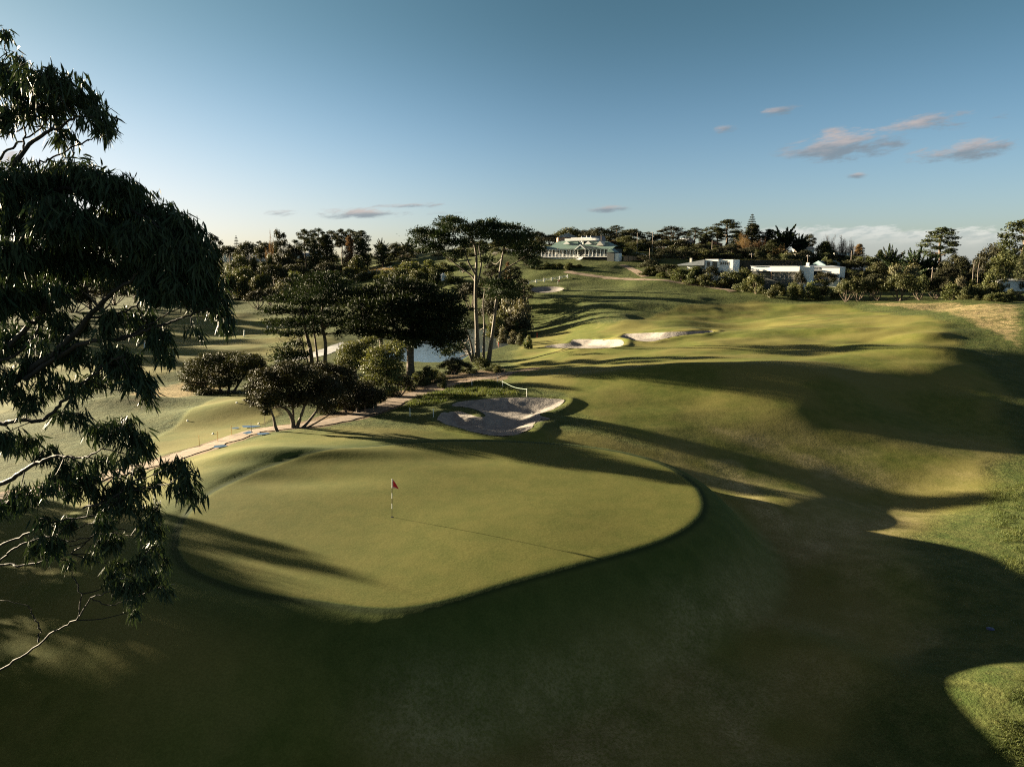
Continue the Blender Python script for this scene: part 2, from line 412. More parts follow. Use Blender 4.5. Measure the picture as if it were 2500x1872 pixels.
def leafmat(name, col, alt, trans=.25, rough=.5, spec=.3, hue=None):
    m, t, o = mat(name); g = t.add('ShaderNodeNewGeometry'); oi = t.add('ShaderNodeObjectInfo')
    c = t.add('ShaderNodeTexCoord').outputs['Object']
    clump = t.ramp(t.noise(c, .55, 2), .35, .65)
    f = t.m('ADD', t.m('MULTIPLY', g.outputs['Random Per Island'], .6), t.m('MULTIPLY', clump, .4))
    cl = t.mix(f, col, alt)
    hv = t.add('ShaderNodeHueSaturation'); t.put(hv.inputs['Color'], cl)
    t.put(hv.inputs['Value'], t.m('MULTIPLY_ADD', oi.outputs['Random'], .5, .75)); t.put(hv.inputs['Hue'], t.m('MULTIPLY_ADD', oi.outputs['Random'], .03, .485))
    b = t.add('ShaderNodeBsdfPrincipled'); t.put(b.inputs['Base Color'], hv.outputs[0]); b.inputs['Roughness'].default_value = rough; b.inputs['Specular IOR Level'].default_value = spec
    tr = t.add('ShaderNodeBsdfTranslucent'); t.put(tr.inputs[0], t.mix(1.0, hv.outputs[0], (1.3, 1.25, .7), 'MULTIPLY'))
    mx = t.add('ShaderNodeMixShader'); mx.inputs[0].default_value = trans; t.put(mx.inputs[1], b.outputs[0]); t.put(mx.inputs[2], tr.outputs[0])
    t.put(o.inputs[0], mx.outputs[0]); return m


M = {}
M['gum_leaf'] = leafmat('gum_leaf', (.016, .036, .020), (.046, .068, .034), .10, .5, .12)
M['cypress_leaf'] = leafmat('cypress_leaf', (.011, .021, .010), (.028, .038, .014), .10, .7, .1)
M['tea_leaf'] = leafmat('tea_leaf', (.018, .021, .010), (.042, .040, .017), .12, .65, .15)
M['olive_leaf'] = leafmat('olive_leaf', (.045, .058, .020), (.105, .105, .034), .22, .6, .2)
M['shrub_leaf'] = leafmat('shrub_leaf', (.028, .040, .013), (.078, .076, .025), .18, .6, .2)
M['pine_leaf'] = leafmat('pine_leaf', (.020, .028, .012), (.048, .050, .020), .10, .7, .1)
M['grey_leaf'] = leafmat('grey_leaf', (.06, .06, .035), (.13, .115, .06), .15, .6, .2)
M['brown_leaf'] = leafmat('brown_leaf', (.075, .045, .024), (.15, .09, .045), .2, .8, .1)
M['straw_leaf'] = leafmat('straw_leaf', (.25, .19, .10), (.42, .33, .19), .3, .8, .1)
M['grass_leaf'] = leafmat('grass_leaf', (.045, .07, .02), (.10, .11, .035), .3, .7, .15)
M['bark'] = simple('bark', (.10, .075, .055), .85, .45, 5, .6, 30)
M['pale_bark'] = simple('pale_bark', (.095, .075, .055), .7, .5, 6, .5, 25)
M['white'] = simple('white_paint', (.78, .77, .74), .5, .05, 2)
M['cream'] = simple('cream_wall', (.52, .48, .42), .7, .1, 1)
M['green_roof'] = simple('green_roof', (.125, .185, .165), .4, .12, 1.5)
M['grey_roof'] = simple('grey_roof', (.16, .18, .20), .5, .2, 1.5)
M['teal_roof'] = simple('teal_roof', (.10, .17, .19), .5, .2, 1.5)
M['tile_roof'] = simple('tile_roof', (.36, .19, .11), .7, .25, 2)
M['brick'] = simple('brick_wall', (.27, .17, .12), .8, .3, 4)
M['dark_wall'] = simple('dark_wall', (.07, .075, .07), .7, .2, 2)
M['pale_roof'] = simple('pale_roof', (.36, .38, .41), .4, .1, 1)
M['wood'] = simple('fence_wood', (.36, .23, .14), .7, .3, 4)
M['pole_wood'] = simple('pole_wood', (.20, .16, .13), .8, .3, 4)
M['metal'] = simple('dark_metal', (.10, .10, .11), .45, .2, 3, metal=.6)
M['red'] = simple('flag_red', (.72, .02, .03), .6, .08, 4)
M['pink'] = simple('flag_edge', (.80, .42, .34), .6, .08, 4)
M['black'] = simple('black_paint', (.015, .015, .015), .5, .1, 4)
M['stake_red'] = simple('stake_red', (.6, .08, .03), .6, .1, 4)
M['stake_yellow'] = simple('stake_yellow', (.62, .40, .10), .6, .1, 4)
M['rope'] = simple('rope', (.5, .62, .5), .7, .1, 9)
M['rubber'] = simple('rubber', (.02, .02, .02), .8, .1, 4)
M['car_white'] = simple('car_white', (.72, .74, .78), .25, .03, 1, spec=.6)
M['car_dark'] = simple('car_dark', (.06, .07, .09), .25, .05, 1, spec=.6)
M['blue_cap'] = simple('blue_cap', (.03, .04, .11), .5, .2, 4)
M['concrete'] = simple('concrete', (.42, .42, .42), .8, .12, .8, .3, 6)


def glassmat():
    m, t, o = mat('window_glass'); b = t.add('ShaderNodeBsdfPrincipled'); b.inputs['Base Color'].default_value = (.03, .04, .045, 1)
    b.inputs['Roughness'].default_value = .08; b.inputs['Specular IOR Level'].default_value = .7; t.put(o.inputs[0], b.outputs[0]); return m


M['glass'] = glassmat()


def groundmat():
    m, t, o = mat('turf'); c = t.add('ShaderNodeTexCoord').outputs['Object']
    def attr(n): a = t.add('ShaderNodeAttribute', attribute_name=n); return a.outputs['Fac']
    gsd, fair, dry, dirt, roughw = attr('gsd'), attr('fair'), attr('dry'), attr('dirt'), attr('rough')
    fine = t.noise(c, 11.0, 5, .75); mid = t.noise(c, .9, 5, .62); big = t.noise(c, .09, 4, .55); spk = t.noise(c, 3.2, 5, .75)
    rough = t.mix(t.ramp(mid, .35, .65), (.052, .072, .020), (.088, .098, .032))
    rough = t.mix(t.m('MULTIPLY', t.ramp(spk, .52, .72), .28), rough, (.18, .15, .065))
    fw = t.mix(t.ramp(mid, .3, .7), (.080, .098, .020), (.120, .126, .030))
    fw = t.mix(t.m('MULTIPLY', t.ramp(big, .38, .60), .75), fw, (.165, .145, .046))
    fw = t.mix(t.m('MULTIPLY', attr('worn'), t.m('MULTIPLY', t.ramp(t.noise(c, 6.5, 4, .8), .36, .60, .12, 1.0), 1.0)), fw, t.mix(t.ramp(mid, .35, .65), (.24, .195, .10), (.36, .295, .165)))
    base = t.mix(fair, rough, fw)
    straw = t.mix(t.ramp(mid, .3, .7), (.24, .19, .095), (.36, .27, .15))
    dn = t.ramp(t.m('ADD', dry, t.m('MULTIPLY', t.m('SUBTRACT', mid, .5), .8)), .32, .75)
    base = t.mix(dn, base, straw)
    dd = t.ramp(t.m('ADD', dirt, t.m('MULTIPLY', t.m('SUBTRACT', mid, .5), .9)), .4, .65)
    base = t.mix(dd, base, t.mix(t.ramp(spk, .35, .65), (.12, .085, .055), (.24, .175, .12)))
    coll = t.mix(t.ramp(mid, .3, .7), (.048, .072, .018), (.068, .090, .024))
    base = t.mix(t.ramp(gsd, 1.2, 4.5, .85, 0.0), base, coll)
    grn = t.mix(t.ramp(t.noise(c, .55, 4, .6), .3, .7), (.086, .096, .022), (.116, .114, .030))
    grn = t.mix(t.m('MULTIPLY', t.ramp(fine, .4, .7), .35), grn, (.14, .132, .042))
    base = t.mix(t.ramp(gsd, -.06, .06, 1.0, 0.0), base, grn)
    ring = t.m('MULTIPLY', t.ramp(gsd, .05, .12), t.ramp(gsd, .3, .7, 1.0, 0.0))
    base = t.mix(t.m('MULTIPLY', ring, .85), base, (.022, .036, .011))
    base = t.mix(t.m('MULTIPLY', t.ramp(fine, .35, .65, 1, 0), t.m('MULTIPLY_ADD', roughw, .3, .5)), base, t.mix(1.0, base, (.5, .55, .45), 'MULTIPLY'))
    b = t.add('ShaderNodeBsdfPrincipled'); t.put(b.inputs['Base Color'], base); b.inputs['Roughness'].default_value = .9; b.inputs['Specular IOR Level'].default_value = .08
    amp = t.m('MULTIPLY_ADD', roughw, .075, .012)
    amp = t.mix  and t.m('MULTIPLY', amp, t.ramp(gsd, -.3, .3, .5, 1.0))
    hh = t.m('ADD', t.m('MULTIPLY', t.noise(c, 5.0, 5, .7), amp), t.m('MULTIPLY', t.noise(c, 1.1, 3, .5), t.m('MULTIPLY', amp, 1.6)))
    bp = t.add('ShaderNodeBump'); bp.inputs['Strength'].default_value = .9; bp.inputs['Distance'].default_value = 1.0
    t.put(bp.inputs['Height'], hh); t.put(b.inputs['Normal'], bp.outputs[0])
    t.put(o.inputs[0], b.outputs[0]); return m


def sandmat():
    m, t, o = mat('sand'); c = t.add('ShaderNodeTexCoord').outputs['Object']
    n = t.noise(c, 1.6, 5, .65); col = t.mix(t.ramp(n, .35, .65), (.175, .163, .155), (.265, .24, .22))
    col = t.mix(t.m('MULTIPLY', t.ramp(t.noise(c, 4.5, 4, .7), .54, .66), .6), col, (.085, .082, .08))
    b = t.add('ShaderNodeBsdfPrincipled'); t.put(b.inputs['Base Color'], col); b.inputs['Roughness'].default_value = .95; b.inputs['Specular IOR Level'].default_value = .1
    bp = t.add('ShaderNodeBump'); bp.inputs['Strength'].default_value = .6; bp.inputs['Distance'].default_value = .08
    t.put(bp.inputs['Height'], t.noise(c, 4.0, 4, .6)); t.put(b.inputs['Normal'], bp.outputs[0]); t.put(o.inputs[0], b.outputs[0]); return m


def watermat(name, rough=.08, scale=1.6, strength=.35):
    m, t, o = mat(name); c = t.add('ShaderNodeTexCoord').outputs['Object']
    b = t.add('ShaderNodeBsdfPrincipled'); b.inputs['Base Color'].default_value = (.07, .09, .10, 1); b.inputs['Roughness'].default_value = rough; b.inputs['IOR'].default_value = 1.7
    bp = t.add('ShaderNodeBump'); bp.inputs['Strength'].default_value = strength; bp.inputs['Distance'].default_value = .1
    t.put(bp.inputs['Height'], t.noise(c, scale, 4, .6)); t.put(b.inputs['Normal'], bp.outputs[0]); t.put(o.inputs[0], b.outputs[0]); return m


M['turf'] = groundmat(); M['sand'] = sandmat(); M['water'] = watermat('water'); M['puddle'] = watermat('puddle', .03, 3, .05); M['puddle'].node_tree.nodes['Principled BSDF'].inputs['IOR'].default_value = 2.3
M['dirt'] = simple('path_dirt', (.19, .14, .10), .95, .35, 1.3, .7, 5)

# ------------------------------------------------------------------ ground sheet
rr = [4.0]
while rr[-1] < 620: rr.append(rr[-1] * 1.0086)
while rr[-1] < 12000: rr.append(rr[-1] * 1.13)
rr = np.array(rr)
fa = np.arange(-43, 43.001, .125)
oa = [43.0]
while oa[-1] < 178: oa.append(oa[-1] + min(6, .2 + (oa[-1] - 43) * .12))
oa = np.array(oa[1:]); oa = oa[oa < 180]
ang = np.radians(np.concatenate([-oa[::-1], fa, oa, [180.0]]))
RR, AA = np.meshgrid(rr, ang, indexing='ij'); GX = RR * np.sin(AA); GY = RR * np.cos(AA)
GZ = height(GX, GY); nr, na = GX.shape
# keep the turf below the sheets laid over it
allsand = np.minimum.reduce([sdf(p, GX, GY) for p, _ in BUNK.values()])
GZ = GZ - .25 * (1 - sstep(allsand, -.9, -.1))
PATH = [(-60, 1225), (120, 1195), (290, 1153), (400, 1125), (480, 1100), (560, 1073), (640, 1050), (760, 1037), (860, 1018), (940, 990), (1000, 967), (1080, 945), (1150, 930), (1220, 915), (1290, 903)]
PATHW = [hit(u, v) for u, v in PATH]


def polyhit(pts): return [hit(u, v)[:2] for u, v in pts]


FAIR = polyhit([(1250, 860), (1330, 800), (1500, 790), (1660, 745), (1850, 735), (2080, 745), (2250, 770), (2330, 800), (2340, 850), (2450, 960), (2470, 1100), (2380, 1200), (2250, 1300), (2130, 1450), (2000, 1650), (1800, 1870), (700, 1870), (1000, 1600), (1700, 1350), (1760, 1150), (1500, 1060), (1400, 1000), (1380, 960), (1250, 930)])
DRY1 = polyhit([(2090, 742), (2200, 738), (2350, 738), (2498, 745), (2498, 860), (2380, 800), (2330, 775), (2230, 757)])
DRY2 = polyhit([(300, 960), (480, 915), (560, 905), (560, 945), (480, 965), (330, 1000)])
DRY3 = polyhit([(1260, 800), (1500, 760), (1620, 770), (1500, 800), (1330, 830), (1270, 850)])
TREES_DIRT = polyhit([(640, 1050), (720, 1035), (800, 1010), (900, 985), (960, 960), (1050, 930), (1130, 905), (1230, 900), (1240, 925), (1100, 950), (960, 990), (850, 1020), (760, 1040)])
gsd = sdf(GREEN, GX, GY)
wob = vnoise(GX / 4, GY / 4, 11) * 1.2
fair = 1 - sstep(sdf(FAIR, GX, GY) + wob, -1.5, 1.5)
lf = polyhit([(0, 870), (300, 800), (420, 760), (640, 770), (830, 830), (700, 880), (450, 900), (200, 960), (0, 1010)])
tee = polyhit([(330, 1085), (430, 1040), (520, 975), (600, 952), (660, 965), (690, 1010), (600, 1055), (500, 1085), (400, 1110)])
fair = np.maximum(fair, 1 - sstep(gsd + wob, 10, 13)); fair = np.maximum(fair, 1 - sstep(sdf(lf, GX, GY) + wob, -1.5, 1.5)); fair = np.maximum(fair, 1 - sstep(sdf(tee, GX, GY), -.4, .4))
dry = np.maximum.reduce([(1 - sstep(sdf(D, GX, GY), -2.5, 2.5)) * k for D, k in ((DRY1, .6), (DRY2, .75), (DRY3, .3))])
dry = np.clip(dry + .10 * sstep(GX - 14, 0, 8) * sstep(RR, 18, 26) * (1 - sstep(RR, 60, 120)) * (1 - fair), 0, 1)
dirt = (1 - sstep(sdf(TREES_DIRT, GX, GY), -1, 1.2))
P2 = np.array(PATHW)[:, :2]; pd = np.full(GX.shape, 30.0)
for i in range(len(P2) - 1):
    a, b = P2[i], P2[i + 1]; e = b - a; t_ = np.clip(((GX - a[0]) * e[0] + (GY - a[1]) * e[1]) / (e @ e), 0, 1)
    pd = np.minimum(pd, np.hypot(GX - a[0] - t_ * e[0], GY - a[1] - t_ * e[1]))
dirt = np.maximum(dirt, (1 - sstep(pd, 1.3, 2.6)) * .9)
for uu in ([(1385, 660), (1440, 680), (1560, 680)], ): pass
roughw = np.clip(1 - fair - (1 - sstep(gsd, 0, 5)), 0, 1)
worn = np.zeros(GX.shape)                # paler, thin turf along the walking and mowing lines
for pl, wd in (([(1380, 1830), (1600, 1640), (1720, 1510), (1850, 1400), (2000, 1330), (2200, 1270)], 2.6), ([(1830, 1390), (1900, 1300), (1850, 1220), (1760, 1130)], 2.0), ([(1000, 1730), (1300, 1720), (1550, 1600)], 3.0), ([(2320, 1560), (2400, 1700)], 2.5), ([(1750, 1050), (1900, 1100), (2100, 1180)], 2.4)):
    Pl = np.array([hit(u, v)[:2] for u, v in smooth_path(pl, 3)]); dd = np.full(GX.shape, 30.0)
    for a, b in zip(Pl[:-1], Pl[1:]):
        e = b - a; t_ = np.clip(((GX - a[0]) * e[0] + (GY - a[1]) * e[1]) / (e @ e), 0, 1); dd = np.minimum(dd, np.hypot(GX - a[0] - t_ * e[0], GY - a[1] - t_ * e[1]))
    worn = np.maximum(worn, (1 - sstep(dd + vnoise(GX / 2.5, GY / 2.5, 32) * .9, .2, wd)) * (.75 + .25 * vnoise(GX / 5, GY / 5, 33)))
front = sstep(gsd + 1.5 * vnoise(GX / 3, GY / 3, 35), 4.5, 8.5) * sstep(GX * .6 + GY * -.25, -14, -6) * (1 - sstep(GY, 52, 80))
worn = np.clip(worn * .62 + front * np.clip(.30 + .30 * vnoise(GX / 4, GY / 4, 31) + .25 * vnoise(GX / 1.8, GY / 1.8, 36), 0, 1), 0, 1)
FARH = sstep(GY, 230, 270) * sstep(np.abs(GX), 0, 10)
idx = np.arange(nr * na).reshape(nr, na)
quads = np.stack([idx[:-1, :-1], idx[:-1, 1:], idx[1:, 1:], idx[1:, :-1]], -1).reshape(-1, 4)
Vg = np.stack([GX, GY, GZ], -1).reshape(-1, 3)
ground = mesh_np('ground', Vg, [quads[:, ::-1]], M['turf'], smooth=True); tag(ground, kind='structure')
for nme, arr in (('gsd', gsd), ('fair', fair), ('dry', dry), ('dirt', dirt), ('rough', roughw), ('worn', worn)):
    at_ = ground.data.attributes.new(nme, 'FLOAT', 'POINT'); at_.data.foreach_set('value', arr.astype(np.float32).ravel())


def sheet(name, poly, zf, material, step, kind='structure'):
    P = np.asarray(poly)[:, :2]; lo, hi = P.min(0), P.max(0)
    gx_, gy_ = np.meshgrid(np.arange(lo[0], hi[0], step), np.arange(lo[1], hi[1], step)); gx_, gy_ = gx_.ravel(), gy_.ravel()
    s = sdf(P, gx_, gy_); k = s < -step * .35
    pts = [Vector(p) for p in P] + [Vector((a, b)) for a, b in zip(gx_[k], gy_[k])]
    n = len(P); res = geometry.delaunay_2d_cdt(pts, [], [list(range(n))], 1, 1e-4)
    v2 = np.array([tuple(v) for v in res[0]]); z = zf(v2[:, 0], v2[:, 1])
    f3 = np.array([f for f in res[2] if len(f) == 3])
    a = v2[f3]; cr = (a[:, 1, 0] - a[:, 0, 0]) * (a[:, 2, 1] - a[:, 0, 1]) - (a[:, 1, 1] - a[:, 0, 1]) * (a[:, 2, 0] - a[:, 0, 0])
    f3[cr < 0] = f3[cr < 0][:, ::-1]
    o = mesh_np(name, np.concatenate([v2, z[:, None]], 1), [f3], material, smooth=True); tag(o, kind=kind); return o


for k, (poly, dep) in BUNK.items():
    nm = 'sand_bunker'; st = {'greenside': .3, 'fair_a': .6, 'fair_b': .6}.get(k, .8)
    o = sheet(nm, poly, lambda x, y: height(x, y) + .03 + vnoise(x / .7, y / .7, 21) * .05, M['sand'], st)
sheet('pond', POND, lambda x, y: np.full(len(x), PONDZ), M['water'], 2.0)


def ribbon(name, pts, width, material, off=.05, n=10, jag=.15, kind='structure', seed=5):
    C = np.array(smooth_path([p for p in pts], n)); T = np.gradient(C[:, :2], axis=0); T /= np.linalg.norm(T, axis=1)[:, None] + 1e-9
    N = np.stack([-T[:, 1], T[:, 0]], 1); V = []; cols = 7
    for j in range(cols):
        s = (j / (cols - 1) - .5)
        w = np.array(width) if np.ndim(width) else width
        w = np.interp(np.linspace(0, 1, len(C)), np.linspace(0, 1, len(w)), w) if np.ndim(w) else w
        e = C[:, :2] + N * (s * w * (1 + jag * vnoise(np.arange(len(C)) / 2.3, np.full(len(C), j * .01 + (3 if s > 0 else 9)), seed)))[:, None] if np.ndim(w) else C[:, :2] + N * (s * w * (1 + jag * vnoise(np.arange(len(C)) / 2.3, np.full(len(C), (3. if s > 0 else 9.)), seed)))[:, None]
        V.append(np.concatenate([e, (height(e[:, 0], e[:, 1]) + off)[:, None]], 1))
    V = np.array(V); id_ = np.arange(cols * len(C)).reshape(cols, len(C))
    q = np.stack([id_[:-1, :-1], id_[:-1, 1:], id_[1:, 1:], id_[1:, :-1]], -1).reshape(-1, 4)
    o = mesh_np(name, V.reshape(-1, 3), [q[:, ::-1]], material, smooth=True); tag(o, kind=kind); return o


ribbon('dirt_path', PATHW, 2.6, M['dirt'], .05, 12, .25)
ribbon('cart_path', [hit(u, v) for u, v in [(690, 884), (740, 872), (790, 860), (825, 847), (850, 838)]], 4.2, M['concrete'], .05, 10, .1)
ribbon('hill_track', [hit(u, v) for u, v in [(1380, 663), (1430, 671), (1490, 679), (1560, 682), (1620, 684), (1680, 693), (1740, 702), (1790, 712)]], 3.2, M['dirt'], .06, 12, .3)
ribbon('service_road', [hit(u, v) for u, v in [(1518, 647), (1540, 656), (1560, 667), (1575, 676)]], 3.0, M['dirt'], .07, 10, .1)
ribbon('sand_track', [hit(u, v) for u, v in [(555, 712), (580, 708), (610, 707)]], 4.0, M['dirt'], .06, 8, .2)
for (u, v, a, b) in [(610, 1043, .8, .35), (606, 1058, .4, .3), (641, 1061, .5, .28), (535, 1092, .5, .3), (575, 1047, .35, .2)]:
    p = hit(u, v); th = np.linspace(0, 2 * math.pi, 22, endpoint=False)
    poly = [(p[0] + a * math.cos(t) * (1 + .25 * math.sin(3 * t + u)), p[1] + b * math.sin(t) * 1.6 * (1 + .2 * math.cos(2 * t + v))) for t in th]
    sheet('puddle', poly, lambda x, y: np.full(len(x), p[2] + .10), M['puddle'], .4)
#@@PART2
# ------------------------------------------------------------------ foliage
def unit(a): return a / (np.linalg.norm(a, axis=-1, keepdims=True) + 1e-9)


def leaf_quads(P, D, N, L, Wd):
    D = unit(D); S = unit(np.cross(D, N)); L = np.reshape(L, (-1, 1)) * .5; Wd = np.reshape(Wd, (-1, 1)) * .5
    V = np.stack([P - D * L, P + S * Wd + D * L * .15, P + D * L, P - S * Wd + D * L * .15], 1).reshape(-1, 3)
    return V, np.arange(len(V)).reshape(-1, 4)


def blob(rng, c, rad, n, size, up=.25, flat=0.0, aspect=.55, hollow=.45, rag=0.0):
    """leaves through an ellipsoid: more of them towards its skin"""
    d = unit(rng.normal(size=(n, 3))); rad = np.asarray(rad, float)
    lump = 1 + .22 * np.sin(d[:, :1] * 5 + c[0]) * np.cos(d[:, 1:2] * 6 + c[1])
    P = np.asarray(c) + d * rad * rng.random((n, 1)) ** hollow * lump
    if rag: P = np.asarray(c) + (P - c) * (1 + rag * (rng.random((n, 1)) ** 2) * np.array((1.3, 1.3, .8)))
    N = unit(unit(d / rad) + rng.normal(size=(n, 3)) * .55 + np.array((0, 0, flat)))
    D = np.cross(N, rng.normal(size=(n, 3))) + d * (.5 + 3 * rag) + np.array((0, 0, up))
    L = size * rng.uniform(.6, 1.3, n)
    return leaf_quads(P, D, N, L, L * aspect * rng.uniform(.7, 1.3, n))


class Leaves:
    def __init__(s): s.V = []; s.F = []; s.n = 0
    def add(s, vf): s.V.append(vf[0]); s.F.append(vf[1] + s.n); s.n += len(vf[0])
    def build(s, name, m, parent=None, off=None):
        V = np.concatenate(s.V)
        if off is not None: V = V - off
        return mesh_np(name, V, [np.concatenate(s.F)], m, parent)


def limb(mb, a, b, r0, r1, rng, sag=.12, sides=5, n=4):
    a = np.asarray(a, float); b = np.asarray(b, float); L = np.linalg.norm(b - a)
    mid = (a + b) / 2 + rng.normal(size=3) * L * .06 + np.array((0, 0, -sag * L))
    pts = smooth_path([a, mid, b], n); mb.tube(pts, np.linspace(r0, r1, len(pts)), sides)


# trees built from what the photograph shows: pads of foliage and stems given as picture points at the tree's own distance
def photo_tree(name, label, cat, base, D, pads, stems, leaf, size, dens, bark, seed, group=None, flat=0.0, up=.25, depth=.8, hollow=.45, limb_r=.09, aspect=.5, squash=1.0, sides=8, fill=2, rag=0.0):
    rng = np.random.default_rng(seed); b = on(base, D) if np.isscalar(base) else np.asarray(base)
    root = empty(name, b, label, cat, group); s = pxscale(b); mb = MB(); allp = []
    for st in stems:                     # (u, v, radius px, depth offset m)
        pts = [at(u, v, D + dy_) for u, v, _, dy_ in st]; rad = [r * s * .58 for _, _, r, _ in st]
        if st[0][3] == 0 and abs(at(st[0][0], st[0][1], D)[2] - gz(*at(st[0][0], st[0][1], D)[:2])) < 3:
            pts[0][2] = gz(pts[0][0], pts[0][1]) - .3
        sp_ = smooth_path(pts, 5); rr_ = np.interp(np.linspace(0, 1, len(sp_)), np.linspace(0, 1, len(rad)), rad)
        mb.tube([p - b for p in sp_], rr_, sides); allp += list(zip(sp_, rr_))
    AP = np.array([p for p, _ in allp]); AR = np.array([r for _, r in allp])
    lv = Leaves()
    spread = max(abs(p[0] - np.mean([q[0] for q in pads])) for p in pads) * s
    pads = [(u + rng.uniform(-1, 1) * ru * .5 * (i > 0), v + rng.uniform(-1, 1) * rv * .8 * (i > 0), ru * (1 if i == 0 else .75), rv * (1.1 if i == 0 else .9)) for (u, v, ru, rv) in pads for i in range(fill)]
    for (u, v, ru, rv) in pads:
        off = (u - np.mean([q[0] for q in pads])) * s
        dmax = math.sqrt(max(0.05, 1 - (off / (spread + 1.0)) ** 2)) * spread * depth
        c = at(u, v, D + rng.uniform(-dmax, dmax)); rx = ru * s; rz = rv * s * squash
        k = int(dens * 7.5 * (rx * rx + 2 * rx * rz) / (size * size)) + 30
        lv.add(blob(rng, c, (rx, rx * .85, rz), k, size, up, flat, aspect, hollow, rag))
        d = np.linalg.norm((AP - c) * np.array((1, 1, 1.3)), axis=1) + np.where(AP[:, 2] > c[2], 2.5, 0); j = int(np.argmin(d))
        limb(mb, AP[j] - b, c - b, max(min(AR[j] * .6, limb_r), .03), .025, rng, .10, 5)
        for _ in range(2):
            e = c + rng.normal(size=3) * np.array((rx, rx, rz)) * .5; limb(mb, c - b, e - b, .03, .012, rng, .0, 4, 2)
    mb.build('trunk', M[bark], root, True); lv.build('crown', M[leaf], root, b)
    return root


# --- tall cypress beside the pond
TALL = [(1095, 538, 30, 7), (1117, 541, 22, 7), (1085, 549, 26, 6), (1034, 562, 28, 8), (1052, 571, 42, 9), (1025, 586, 26, 12), (1110, 557, 34, 10), (1142, 554, 24, 9), (1201, 545, 18, 9), (1190, 556, 34, 10),
        (1232, 553, 32, 9), (1262, 560, 20, 8), (1210, 572, 50, 12), (1262, 576, 34, 11), (1294, 572, 16, 12), (1244, 590, 42, 12), (1286, 600, 40, 12), (1312, 612, 24, 8), (1289, 626, 28, 11), (1306, 645, 18, 10),
        (1086, 592, 40, 9), (1052, 606, 36, 9), (1140, 588, 26, 12), (1176, 606, 20, 12), (1192, 632, 17, 11), (1108, 618, 28, 9), (1222, 692, 42, 10), (1242, 702, 36, 9), (1214, 713, 28, 7), (1236, 722, 36, 8), (1130, 655, 18, 9),
        (1160, 570, 30, 12), (1168, 548, 18, 8), (1097, 842, 26, 16), (1118, 815, 24, 16), (1140, 790, 18, 12), (1085, 862, 18, 10), (1130, 848, 20, 12), (1075, 575, 26, 9), (1270, 615, 22, 9)]
photo_tree('cypress_tree', 'tallest spreading cypress with bare pale forked trunks rising above the pond', 'tree', 1175, 133, TALL, [
    [(1166, 872, 13, 0), (1164, 800, 8.5, 0), (1161, 735, 7.5, 0), (1162, 672, 6.5, 0), (1163, 630, 5, .3), (1155, 590, 3.5, .6), (1130, 560, 2, .6)],
    [(1162, 672, 5, 0), (1152, 655, 4, -.8), (1142, 636, 3.5, -1), (1130, 600, 2.5, -1), (1110, 575, 1.5, -1)],
    [(1162, 690, 4, 0), (1150, 672, 3.6, .8), (1120, 650, 3, 1.5), (1092, 628, 2.2, 2), (1060, 605, 1.4, 2)],
    [(1163, 702, 3.6, -.2), (1171, 672, 3.4, -.4), (1175, 640, 3, -.5), (1170, 600, 2.4, -.6), (1180, 570, 1.5, -.5)],
    [(1192, 872, 11, 0), (1203, 810, 7, .5), (1211, 745, 6, .8), (1217, 690, 5.2, 1), (1224, 640, 4.2, 1), (1231, 600, 3, 1), (1232, 565, 1.6, 1)],
    [(1221, 668, 3.6, 1), (1245, 650, 3, .5), (1270, 635, 2.4, 0), (1290, 618, 1.6, 0)],
    [(1216, 712, 2.8, 1), (1222, 700, 2, .8), (1232, 692, 1.4, .6)],
    [(1155, 872, 7, 0), (1140, 850, 5, -.8), (1120, 832, 3.4, -1.2), (1100, 818, 2, -1.4)],
    [(1158, 872, 6, 0), (1150, 840, 4, -.5), (1140, 810, 3, -.7), (1128, 795, 1.8, -.8)],
    [(1180, 872, 7, 0), (1182, 800, 3.6, 1.5), (1180, 740, 2.6, 1.7), (1184, 705, 1.6, 1.7)]],
    'cypress_leaf', .5, 1.9, 'pale_bark', 11, None, fill=2, flat=.7, up=.6, depth=.6, hollow=.5, squash=.9, rag=.6, aspect=.36)
CENT = [(970, 692, 50, 11), (920, 712, 55, 12), (1030, 702, 52, 12), (1080, 722, 46, 12), (880, 742, 42, 12), (980, 735, 65, 14), (1050, 748, 62, 14), (1105, 755, 36, 14), (900, 772, 48, 14), (960, 778, 58, 14), (1030, 782, 58, 14),
        (1085, 788, 46, 14), (872, 800, 32, 10), (930, 812, 46, 12), (1000, 818, 56, 12), (1058, 818, 46, 12), (1105, 818, 32, 14), (1075, 840, 24, 12), (1000, 836, 30, 9), (945, 740, 45, 12), (1010, 760, 60, 14), (1060, 800, 50, 14)]
photo_tree('cypress_tree', 'broad dark cypress on one thick trunk in front of the pond', 'tree', 1003, 108, CENT, [
    [(1003, 918, 21, 0), (1002, 885, 16, 0), (1002, 850, 15, 0), (1004, 815, 13, 0), (1000, 770, 9, .3), (985, 725, 5, .5), (975, 700, 2.5, .5)],
    [(1003, 835, 9, 0), (1030, 800, 6, -.5), (1060, 770, 4, -.8), (1080, 740, 2.2, -1)], [(1002, 830, 8, 0), (965, 800, 5.5, .6), (925, 770, 3.6, .9), (895, 750, 2, 1)], [(1003, 840, 7, 0), (1045, 820, 5, 1), (1085, 805, 2.5, 1.6)]],
    'cypress_leaf', .55, 1.7, 'bark', 12, None, flat=.6, up=.4, depth=.8, squash=1.1, fill=3, rag=.45, aspect=.36)
